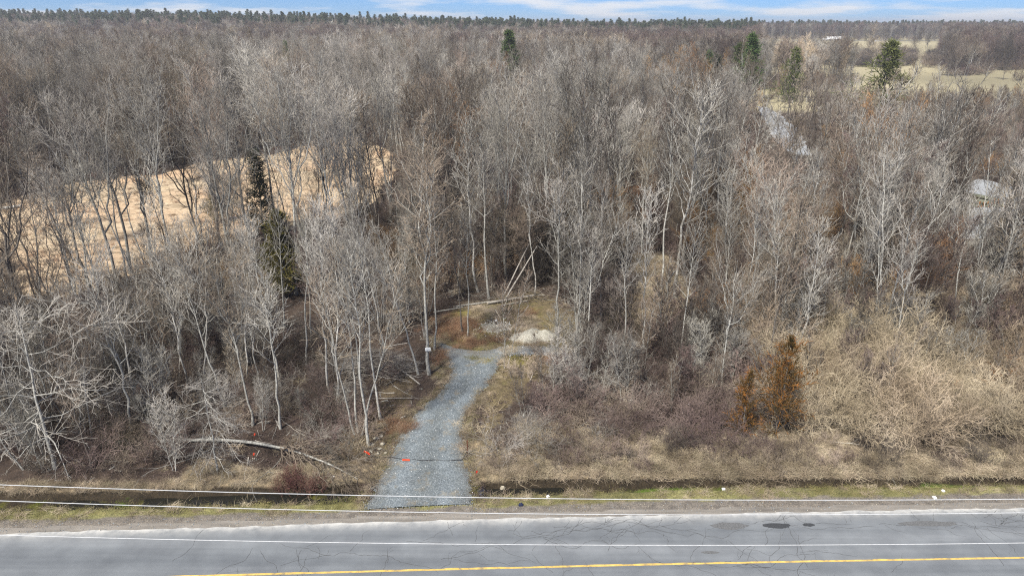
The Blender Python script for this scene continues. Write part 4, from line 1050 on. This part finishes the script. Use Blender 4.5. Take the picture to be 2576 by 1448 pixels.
# ---------------------------------------------------------------- fallen tree, brush pile, logs
def poly_tube(name, pts, rads, mat, sides=8, parent=None, n=24):
    pts = np.array(pts, float); u = np.linspace(0, len(pts)-1, n); k = np.arange(len(pts))
    P = np.stack([np.interp(u, k, pts[:, i]) for i in range(3)], 1)
    for _ in range(2): P[1:-1] = (P[:-2]+2*P[1:-1]+P[2:])/4
    Q = np.interp(u, k, rads); v, f = tubes([(P[None], Q[None], sides)])
    c0, c1 = len(v), len(v)+1; v = np.concatenate([v, P[:1], P[-1:]])
    caps = [(c0, (i+1) % sides, i) for i in range(sides)]+[(c1, (n-1)*sides+i, (n-1)*sides+(i+1) % sides) for i in range(sides)]
    return ob(name, mesh_np(name, v, f+[caps], mat, True), parent), P, Q
def G3(px, py, z): x, y = at(px, py, z); return (x, y, z+hz(x, y)*0)
e = empty('fallen_tree', (*at(640, 1112), 0)); tag(e, 'fallen pale tree lying through the leaf litter with its crown over the ditch', 'fallen tree')
org = np.array(e.location)
fp = [np.array(G3(px, py, z))-org for px, py, z in ((440, 1108, .25), (540, 1104, .4), (640, 1112, .55), (740, 1133, .62), (830, 1166, .5), (900, 1204, .15))]
tr, FP, FQ = poly_tube('trunk', fp, (.11, .105, .09, .075, .05, .025), bark_grey, 8, e)
r = np.random.default_rng(5)
Lb = grow(r, FP[None], FQ[None], 34, .5, .99, lambda t: 36+0*t, lambda t, L: 3.2*(1.2-.6*t), 8, .05, -.22, .09, .7, .014, .3)
Lc = grow(r, Lb[0], Lb[1], 8, .15, .98, lambda t: 40+0*t, lambda t, L: .4*L, 5, .0, -.15, .1, .7, .010, .4)
Ld = grow(r, Lc[0], Lc[1], 5, .15, .98, lambda t: 42+0*t, lambda t, L: .42*L, 4, .0, -.1, .12, .75, .008, .4)
v, f = tubes([(Lb[0], Lb[1], 4), (Lc[0], Lc[1], 3), (Ld[0], Ld[1], 3)]); v[:, 2] = np.maximum(v[:, 2], -.75)
ob('crown', mesh_np('crown', v, f, tw_warm, True), e)

bx_, by_ = at(935, 935)
e = empty('brush_pile', (bx_, by_, 0)); tag(e, 'heap of cut grey branches piled among the trees near the driveway', 'brush pile')
r = np.random.default_rng(9); nB = 210
a = r.normal(.25, .5, nB); L = r.uniform(1.2, 3.2, nB); c0 = np.stack([r.normal(0, 1.35, nB), r.normal(0, 1.0, nB), np.zeros(nB)], 1)
c0[:, 2] = .05+np.maximum(0, 2.0-np.hypot(c0[:, 0]/2.2, c0[:, 1]/1.8)*1.1)*r.random(nB)
D = np.stack([np.cos(a), np.sin(a), r.normal(-.05, .18, nB)], 1)
P = c0[:, None]+D[:, None]*(np.linspace(-.5, .5, 6)[None, :, None]*L[:, None, None]); P[:, :, 2] = np.maximum(P[:, :, 2], .03)
P += np.cumsum(r.normal(0, .03, P.shape), 1)
Q = r.uniform(.012, .035, nB)[:, None]*np.linspace(1, .5, 6)[None]
tw2 = grow(r, P, Q, 5, .2, .95, lambda t: 40+0*t, lambda t, L: .35*L, 4, 0, 0, .1, .6, .008, .4)
v, f = tubes([(P, Q, 5), (tw2[0], tw2[1], 3)]); tag(ob('branches', mesh_np('branches', v, f, tw_white, True), e), kind='stuff')
bark_cut = mat2('log_weathered', (.20, .18, .155), (.36, .335, .30), 6, None, bmp=.4)
endm = plain('cut_wood_pale', (.50, .42, .31), .9)
def log(name, a, b_, r0, r1, label, cat='log', group=None, mat=bark_cut, kink=.0, em=None):
    a, b_ = np.array(a, float), np.array(b_, float); e = empty(name, tuple(a)); tag(e, label, cat, group)
    mid = [(b_-a)*t_+np.array([0, 0, kink*math.sin(math.pi*t_)])+np.array([random.gauss(0, .02), random.gauss(0, .02), 0])*(0 < t_ < 1) for t_ in (0, .25, .5, .75, 1)]
    poly_tube('bark', mid, np.linspace(r0, r1, 5), mat, 8, e)
    for P_, rr, s_ in ((mid[0], r0, -1), (mid[-1], r1, 1)):
        dd = norm((mid[1]-mid[0]) if s_ < 0 else (mid[-1]-mid[-2]))*s_
        U = norm(np.cross(dd, [.1, .2, 1.])); W = np.cross(dd, U); ang = np.arange(10)/10*6.28
        V = [P_+dd*.006+rr*.93*(math.cos(q)*U+math.sin(q)*W) for q in ang]+[P_+dd*.008]
        ob('cut_end', mesh_np('cut_end', V, [[(i, (i+1) % 10, 10) for i in range(10)]], em or endm), e)
    return e
log('log', G3(960, 893, .75), G3(1056, 966, .08), .07, .05, 'long pale pole lying over the brush pile and down to the ground')
log('log', G3(957, 890, .7), G3(905, 960, .05), .05, .035, 'short pale pole leaning on the brush pile in a V with the long one')
log('log', G3(965, 900, .62), G3(985, 920, .4), .06, .05, 'pale split piece lying on top of the brush pile')
log('log', G3(968, 872, .45), G3(1025, 862, .18), .05, .04, 'pale straight branch sticking out behind the brush pile')
log('log', G3(880, 1003, .35), G3(1040, 1000, .12), .04, .025, 'thin pale pole lying level in front of the brush pile')
log('log', G3(1140, 772, .12), G3(1232, 758, .16), .09, .07, 'dark weathered log closing the back of the clearing, left half', mat=bark_grey)
log('log', G3(1225, 762, .2), G3(1345, 742, .35), .13, .09, 'thick pale split log closing the back of the clearing')
log('log', G3(1260, 768, .1), G3(1330, 755, .12), .06, .05, 'thin grey log in front of the thick split log', mat=bark_grey)
log('log', G3(1090, 785, .3), G3(1165, 772, .45), .06, .04, 'grey pole lying between thin trees beside the clearing', mat=bark_grey)
log('leaning_trunk', G3(1272, 750, .05), (at(1345, 650, 0)[0]*.93, at(1272, 750)[1]+1.6, 4.6), .085, .05, 'bare pale trunk leaning steeply, thicker one of the leaning pair behind the clearing', 'trunk')
log('leaning_trunk', G3(1264, 748, .05), (at(1328, 650, 0)[0]*.93, at(1264, 748)[1]+2.0, 4.7), .075, .045, 'bare pale trunk leaning steeply, thinner one of a leaning pair behind the thick split log', 'trunk')
q0 = at(2403, 790); log('leaning_trunk', (*q0, .1), (q0[0]+4.2, q0[1]+2.5, 4.2), .09, .06, 'pale dead trunk leaning out of the tan bushes in front of the gravel yard', 'trunk')
log('log', G3(1605, 945, .8), G3(1660, 990, .4), .05, .03, 'grey pole lying over the purple thicket')
log('log', G3(-20, 528, .2), G3(52, 518, .3), .28, .2, 'pale thick log lying in the straw field by the dark forked tree', mat=bark_birch)
# brushy tangle round the back of the clearing
tg = []
for _ in range(230):
    x, y = at(random.uniform(1120, 1440), random.uniform(728, 766)); tg.append((x, y, random.uniform(.05, .7), random.gauss(0, .2), random.gauss(0, .35), random.uniform(0, 6.28), random.uniform(.4, 1.0), random.choice((0, 1, 2))))
for _ in range(60):
    x, y = at(random.uniform(1395, 1440), random.uniform(770, 850)); tg.append((x, y, random.uniform(.05, .5), random.gauss(0, .2), random.gauss(0, .35), random.uniform(0, 6.28), random.uniform(.3, .8), random.choice((0, 1, 2))))
scatter('brush_tangle', tg, [stick_mesh(4, 2.2, .03, tw_dark, 5), stick_mesh(5, 2.6, .03, tw_warm, 5), stick_mesh(6, 1.6, .02, tw_grey, 5)], 'tangle of cut brush round the back edge of the clearing', 'brush')

# ---------------------------------------------------------------- clearing: stone pile, well pipe, sign
def mound(name, px, py, rx, ry, h, mat, rot=0, seed=1):
    cx, cyy = at(px, py); V, F = [], []; nr, na = 16, 46
    for i in range(nr+1):
        q = i/nr
        for k in range(na):
            a = k/na*6.283; w = 1+.32*mnoise.noise(Vector((math.cos(a)*1.6, math.sin(a)*1.6, seed)))+.16*mnoise.noise(Vector((math.cos(a)*5, math.sin(a)*5, seed)))
            x, y = math.cos(a)*rx*q*w, math.sin(a)*ry*q*w
            z = h*(1-q*q)**1.4*(1+.5*mnoise.noise(Vector((x*1.1, y*1.1, seed))))+.07*mnoise.noise(Vector((x*4, y*4, seed)))*(1-q)**.5-.04*(q > .97)
            V.append((x*math.cos(rot)-y*math.sin(rot), x*math.sin(rot)+y*math.cos(rot), z+.01))
        if i:
            F += [((i-1)*na+k, i*na+k, i*na+(k+1) % na, (i-1)*na+(k+1) % na) for k in range(na)]
    return ob(name, mesh_np(name, V, [F], mat, True), None, (cx, cyy, .02))
stm = gravel('pale_stone_dust', (.23, .22, .185), (.33, .315, .265), (.48, .46, .40))
sp_ = mound('stone_pile', 1337, 848, 2.0, 1.15, .62, stm, .25, 4); tag(sp_, 'low pile of pale crushed stone at the edge of the clearing', 'stone pile')
tag(mound('gravel_mound', 1247, 823, 1.25, 1.0, .14, gravel('well_gravel', (.12, .112, .09), (.20, .19, .16), (.34, .325, .29)), 0, 7), 'flat patch of pale gravel heaped round the well pipe', 'gravel')
for k in range(16):
    a, q = random.uniform(0, 6.28), random.random()**.5
    x, y = sp_.location.x+math.cos(a)*1.7*q, sp_.location.y+math.sin(a)*.95*q
    o = ob('stone', rock(30+k, random.uniform(.06, .14), pb_t), None, (x, y, .02+.5*(1-q*q)**1.4+.05), (0, 0, random.random()*6)); tag(o, 'small cream stone lying on the pale stone pile', 'stone', 'stones on the stone pile')
for k, (px, py, s_) in enumerate(((935, 1120, .22), (945, 1105, .2), (958, 1098, .18), (962, 1118, .2), (940, 1088, .16), (955, 1130, .15), (970, 1140, .12), (932, 1138, .17), (950, 1142, .14))):
    x, y = at(px, py); tag(ob('stone', rock(60+k, s_, pb_t), None, (x, y, .06), (0, 0, k)), 'cream boulder at the driveway mouth beside the thin pole-like tree', 'stone', 'boulders at the driveway mouth')
def cyl(name, r, h, mat, parent, z=0, n=16, bev=.1, loc=(0, 0)):
    pr = [(0, 0), (r*.96, 0), (r, h*.02), (r, h*(1-.05)), (r*(1-bev), h), (0, h)]; V, F = [], []
    for i, (rr, zz) in enumerate(pr):
        for k in range(n): a = k/n*6.283; V.append((loc[0]+rr*math.cos(a), loc[1]+rr*math.sin(a), z+zz))
        if i: F += [((i-1)*n+k, (i-1)*n+(k+1) % n, i*n+(k+1) % n, i*n+k) for k in range(n)]
    return ob(name, mesh_np(name, V, [F], mat, True), parent)
e = empty('well_pipe', (*at(1248, 820), .08)); tag(e, 'black well pipe with a white cap standing in the pale gravel patch', 'well pipe')
black = plain('black_pipe', (.018, .018, .02), .5); white = plain('white_plastic', (.78, .79, .78), .5)
cyl('casing', .085, .46, black, e, -.06); cyl('cap', .10, .09, white, e, .39)
def box(name, c, s, mat, parent=None, rot=(0, 0, 0), bev=.0):
    x, y, z = (q/2 for q in s); V = [(i*x, j*y, k*z) for i in (-1, 1) for j in (-1, 1) for k in (-1, 1)]
    F = [(0, 1, 3, 2), (4, 6, 7, 5), (0, 4, 5, 1), (2, 3, 7, 6), (0, 2, 6, 4), (1, 5, 7, 3)]
    o = ob(name, mesh_np(name, V, [F], mat), parent, c, rot)
    if bev: m_ = o.modifiers.new('bevel', 'BEVEL'); m_.width = bev; m_.segments = 2
    return o
sx, sy = at(1080, 941)
e = empty('sign', (sx, sy-.215, 2.15), (0, 0, .04)); tag(e, 'small white notice board fixed to the trunk of the sign tree', 'sign')
box('board', (0, 0, 0), (.40, .02, .27), white, e, bev=.005)
ink = plain('sign_ink', (.16, .22, .30), .7)
box('text_line', (.0, -.012, -.02), (.26, .004, .045), ink, e); box('emblem', (.0, -.012, .075), (.05, .004, .03), ink, e)
tcol = bpy.data.objects

# ---------------------------------------------------------------- ditch: culvert and grate, litter, markers
gx_, gyy = DX1+.35, float(NEAR(DX1)+FAR(DX1))/2+.05
e = empty('culvert', (gx_, gyy, -.42), (0, 0, 0)); tag(e, 'dark culvert mouth with a barred grate where the ditch meets the driveway', 'culvert')
steel = plain('dark_steel', (.05, .055, .075), .5, .4)
V, F = [], []
for i, xx in enumerate((-1.2, .1)):
    for k in range(20):
        a = k/20*6.283; V.append((xx, math.cos(a)*.33, math.sin(a)*.33))
F = [(k, (k+1) % 20, 20+(k+1) % 20, 20+k) for k in range(20)]
ob('pipe', mesh_np('pipe', V, [F], steel, True), e)
ob('pipe_shade_disc', mesh_np('pipe_shade_disc', [(-.1, v_[1]*.99, v_[2]*.99) for v_ in V[:20]], [[tuple(range(20))]], plain('black_pipe_shade', (.008, .008, .009), 1)), e)  # black disc stands in for the shade inside the pipe
g = ob('grate', None, e) if False else empty('grate', (0, 0, 0)); g.parent = e; g.location = (.22, 0, .05); g.rotation_euler = (0, -.7, 0)
for k in range(6): box('bar', (0, -.3+k*.12, 0), (.03, .035, .72), steel, g)
for zz in (-.34, .34): box('cross_bar', (.02, 0, zz), (.03, .72, .05), steel, g)
orange = plain('orange_tape', (.85, .09, .035), .6); red = plain('red_marker', (.55, .03, .02), .6); rope = plain('dark_cable', (.03, .03, .033), .8); rust = mat2('rusty_steel', (.08, .035, .022), (.16, .07, .04), 12)
def spike(name, V, F, mat, parent): return ob(name, mesh_np(name, V, [F], mat), parent)
# cable across the driveway, hooked on a rusty post
xa, ya = at(958, 1155); xb, yb = at(1163, 1163)
pts = [(xa+(xb-xa)*t_, ya+(yb-ya)*t_+.07*math.sin(t_*9)+.05*math.sin(t_*21), .12+.03*math.sin(t_*14)) for t_ in np.linspace(0, 1, 26)]
px_, py_ = at(1176, 1146)
pts = [(xa-.5, ya+.05, .2)]+pts+[(px_-.05, py_-.05, .35)]
e = empty('barrier_cable', pts[0]); tag(e, 'dark cable slung across the gravel driveway with a red tag', 'cable')
o, _, _ = poly_tube('cable', [np.array(p)-np.array(pts[0]) for p in pts], [.02]*len(pts), rope, 6, e, 120)
xm, ym = at(1021, 1157, .14); box('red_tag', (xm-pts[0][0], ym-pts[0][1]+.01, .16-pts[0][2]), (.44, .07, .07), orange, e, (0, 0, -.03), .01)
e = empty('steel_post', (px_, py_, 0)); tag(e, 'rusty steel post beside the driveway holding the cable end', 'post')
cyl('shaft', .035, 1.15, rust, e, -.1, 8); cyl('post_cap', .045, .05, rust, e, 1.03, 8)
xo, yo = at(921, 1150)
e = empty('marker_flag', (xo, yo, 0)); tag(e, 'bright orange tape tied on a stake beside the driveway mouth', 'marker')
cyl('stake', .022, .55, endm, e, -.08, 6)
V = []; F = []
for i in range(7):
    for j in range(3): V.append((-.02+.06*i-.1, .05*math.sin(i*1.4+j), .34+.06*j-.03*i*(i > 3)+.03*math.sin(i*2)))
F = [(i*3+j, i*3+j+3, i*3+j+4, i*3+j+1) for i in range(6) for j in range(2)]
tape = spike('tape', V, F, orange, e); md = tape.modifiers.new('thick', 'SOLIDIFY'); md.thickness = .012
for px, py, c_, lb in ((1197, 1200, red, 'dark red marker stake at the ditch bank beside the culvert grate'), (641, 1110, orange, 'small orange flag tied to a twig behind the fallen trunk'), (639, 1160, orange, 'small orange flag low in the litter below the fallen trunk')):
    x, y = at(px, py); e = empty('marker_flag', (x, y, hz(x, y))); tag(e, lb, 'marker'); cyl('stake', .02, .5, rust, e, -.1, 6); box('flag', (.05, 0, .38), (.08, .015, .15), c_, e, (0, .3, .2))
litter_m = plain('white_litter', (.75, .75, .73), .6)
def crumple(name, px, py, s_, mat, label, z=.03):
    x, y = at(px, py); m_ = rock(random.randint(1, 999), s_, mat, 2)
    for v_ in m_.vertices: v_.co *= 1+.35*mnoise.noise(v_.co*9/s_*.3)
    tag(ob(name, m_, None, (x, y, hz(x, y)+z), (0, 0, random.random()*6)), label, 'litter')
crumple('litter', 1378, 1246, .10, litter_m, 'white crumpled wrapper on the grass near the culvert')
crumple('litter', 1263, 1212, .17, pb_t, 'pale yellowish stone or bag on the ditch bank beside the culvert')
crumple('litter', 700, 1249, .10, litter_m, 'white cup lying in the mossy ditch')
crumple('litter', 1821, 1226, .12, litter_m, 'white crumpled litter on the green ditch edge')
crumple('litter', 2350, 1251, .12, litter_m, 'white scraps at the gravel shoulder below the dry grass')
crumple('litter', 2372, 1233, .09, litter_m, 'small white scrap on the green verge')
crumple('litter', 1310, 1269, .14, plain('navy_bag', (.015, .02, .05), .5), 'dark blue crumpled bag on the road shoulder')
crumple('litter', 838, 1206, .13, litter_m, 'white scrap under the crown of the fallen tree')
x0_, y0_ = at(415, 1246, -.6); e = empty('driftwood', (x0_, y0_, -.6)); tag(e, 'bleached forked stick lying on the moss of the ditch', 'driftwood')
poly_tube('stem', [(-.5, .15, .03), (0, 0, .08), (.45, .02, .06)], (.05, .06, .04), pb_w, 6, e); poly_tube('fork', [(0, 0, .08), (.1, -.25, .08), (.5, -.22, .05)], (.05, .05, .03), pb_w, 6, e); poly_tube('fork', [(-.05, .02, .08), (-.15, .3, .1)], (.045, .03), pb_w, 6, e)

# ---------------------------------------------------------------- overhead wires
wire_m = plain('wire_pale', (.48, .49, .50), .5)
for nm, pp, lb in (('a', ((0, 1218), (640, 1239), (1287, 1251), (1717, 1256), (2575, 1254)), 'topmost pale overhead wire above the road, over the ditch'),
                   ('b', ((0, 1258.5), (858, 1283), (1717, 1294), (2575, 1288)), 'middle pale overhead wire above the road shoulder'),
                   ('c', ((0, 1344.5), (858, 1363), (1717, 1370.5), (2575, 1364)), 'lowest pale overhead wire, spanning above the near lane')):
    X, Z = [], []
    for px, py in pp:                      # all three hang in one upright plane over the near verge
        a = (px-1287.5)/FOC; b_ = (724-py)/FOC; dy, dz = COS+b_*SIN, -SIN+b_*COS
        tt = 20.0/dy; X.append(a*tt); Z.append(CAM_H+dz*tt)
    cf = np.polyfit(X, Z, 2); xs = np.linspace(-60, 60, 80)
    zs = np.polyval(cf, np.clip(xs, -30, 30))+np.where(np.abs(xs) > 30, (np.abs(xs)-30)*abs(2*cf[0]*30)*.9, 0)
    P = np.stack([xs, np.full_like(xs, 20.0), zs], 1)
    v, f = tubes([(P[None], np.full((1, 80), .0135), 6)]); tag(ob('overhead_wire', mesh_np('overhead_wire', v, f, wire_m, True)), lb, 'wire')

# ---------------------------------------------------------------- log pile in the yard
lx, ly = at(2485, 522)
bark_log = mat2('log_bark_green_grey', (.10, .105, .07), (.21, .215, .16), 4, None, bmp=.5); orange_end = mat2('fresh_cut_orange', (.38, .16, .06), (.58, .28, .12), 6)
lay = [(i*.52-1.6, .26) for i in range(8)]+[(i*.52-1.3, .70) for i in range(6)]+[(.55, 1.12), (1.05, 1.12)]
for k, (ox, oz) in enumerate(lay):
    r0 = random.uniform(.21, .27); a_ = (lx+ox+random.uniform(-.05, .05), ly+random.uniform(-.25, .25), oz+.02)
    log('sawn_log', a_, (a_[0]-2.6, a_[1]+4.4, oz+.02), r0, r0*.9, 'sawn log with orange cut end in the pile on the gravel yard', 'log', 'logs of the yard pile', bark_log, 0, orange_end)

# ---------------------------------------------------------------- far things: lorry and car on the highway, shed
hw = mat2('highway_asphalt', (.16, .165, .17), (.22, .225, .23), .5)
xs = np.linspace(255, 520, 40); V = []
for x in xs:
    for yy in (846, 862): V.append((x, yy, float(terrain(x, yy))+.25))
tag(ob('highway', mesh_np('highway', V, [[(2*i, 2*i+2, 2*i+3, 2*i+1) for i in range(39)]], hw)), kind='structure')
glass = plain('dark_glass', (.02, .025, .03), .1); paint = plain('white_paint', (.80, .81, .82), .35); tyre = plain('tyre_rubber', (.015, .015, .015), .9); grey_m = plain('grey_metal', (.25, .26, .27), .5, .3)
def prism(name, prof_, w, mat, parent, y0=0):
    n = len(prof_); V = [(x, y0-w/2, z) for x, z in prof_]+[(x, y0+w/2, z) for x, z in prof_]
    F4 = [(i, (i+1) % n, n+(i+1) % n, n+i) for i in range(n)]
    return ob(name, mesh_np(name, V, [F4, [tuple(range(n))[::-1]], [tuple(range(n, 2*n))]], mat), parent)
def wheel(parent, x, y, r_, w=.3):
    V = [(x+r_*math.cos(k/14*6.283), y+s_*w/2, r_+r_*math.sin(k/14*6.283)) for s_ in (-1, 1) for k in range(14)]
    F = [(k, (k+1) % 14, 14+(k+1) % 14, 14+k) for k in range(14)]
    o = ob('wheel', mesh_np('wheel', V, [F, [tuple(range(14))], [tuple(range(14, 28))]], tyre), parent)
    V2 = [(x+r_*.55*math.cos(k/10*6.283), y-w/2-.02, r_+r_*.55*math.sin(k/10*6.283)) for k in range(10)]
    ob('rim', mesh_np('rim', V2, [[tuple(range(10))]], grey_m), o)
tx_ = 372.; tz = float(terrain(tx_, 852))+.25
e = empty('truck', (tx_, 852, tz)); tag(e, 'white long-haul truck with box trailer on the far highway', 'truck')
prism('trailer', ((-5, 1.15), (11, 1.15), (11, 4.15), (-5, 4.15)), 2.6, paint, e)
prism('cab', ((-11.2, .7), (-5.4, .7), (-5.4, 3.95), (-6.6, 4.0), (-8.3, 3.2), (-9.0, 2.25), (-11.0, 1.9)), 2.5, paint, e)
prism('windscreen', ((-9.02, 2.3), (-8.36, 3.12), (-8.3, 3.1), (-8.9, 2.3)), 2.2, glass, e); prism('side_window', ((-8.5, 2.3), (-7.4, 2.3), (-7.4, 3.0), (-8.1, 3.0)), 2.54, glass, e)
prism('chassis', ((-9, .6), (10.6, .6), (10.6, 1.14), (-9, 1.14)), 1.4, tyre, e)
for x in (-10, -6.9, -5.7, 7.2, 8.5, 9.8):
    for y in (-1.05, 1.05): wheel(e, x, y, .52)
cx_ = 378.; cy_ = 820.; e = empty('car', (398, 800, float(terrain(398, 800))+.1)); tag(e, 'small white car near the far highway, in front of the truck', 'car')
prism('body', ((-2.3, .35), (2.3, .35), (2.3, .85), (1.4, .95), (-1.2, .98), (-2.3, .8)), 1.8, paint, e); prism('cabin', ((-1.3, .95), (1.6, .95), (1.0, 1.5), (-.5, 1.5)), 1.6, glass, e); prism('roof', ((-.55, 1.5), (1.05, 1.5), (1.0, 1.56), (-.5, 1.56)), 1.6, paint, e)
for x in (-1.4, 1.4):
    for y in (-.85, .85): wheel(e, x, y, .33, .2)
hx, hy = -53., 345.
e = empty('shed', (hx, hy, float(terrain(hx, hy)))); tag(e, 'small white shed glimpsed through the bare crowns behind the field', 'shed')
box('wall', (0, 0, 5), (5.2, 4, 10.0), paint, e); prism('roof', ((-2.9, 9.9), (2.9, 9.9), (0, 11.2)), 4.4, grey_m, e); box('door', (.8, -2.02, 8.4), (1.0, .06, 2.0), grey_m, e)

# ---------------------------------------------------------------- air
hb = bpy.data.materials.new('haze_air'); hb.use_nodes = True; ht = hb.node_tree; ht.nodes.clear()
ho = ht.nodes.new('ShaderNodeOutputMaterial'); pv = ht.nodes.new('ShaderNodeVolumePrincipled')
pv.inputs['Color'].default_value = (.86, .88, .93, 1); pv.inputs['Density'].default_value = .00028; pv.inputs['Anisotropy'].default_value = .2
ht.links.new(pv.outputs[0], ho.inputs['Volume'])
o = box('haze', (0, 2560, 24), (7600, 5600, 56), hb); tag(o, kind='stuff')
o['label'] = 'thin pale air haze over the distant wood'; o['category'] = 'haze'
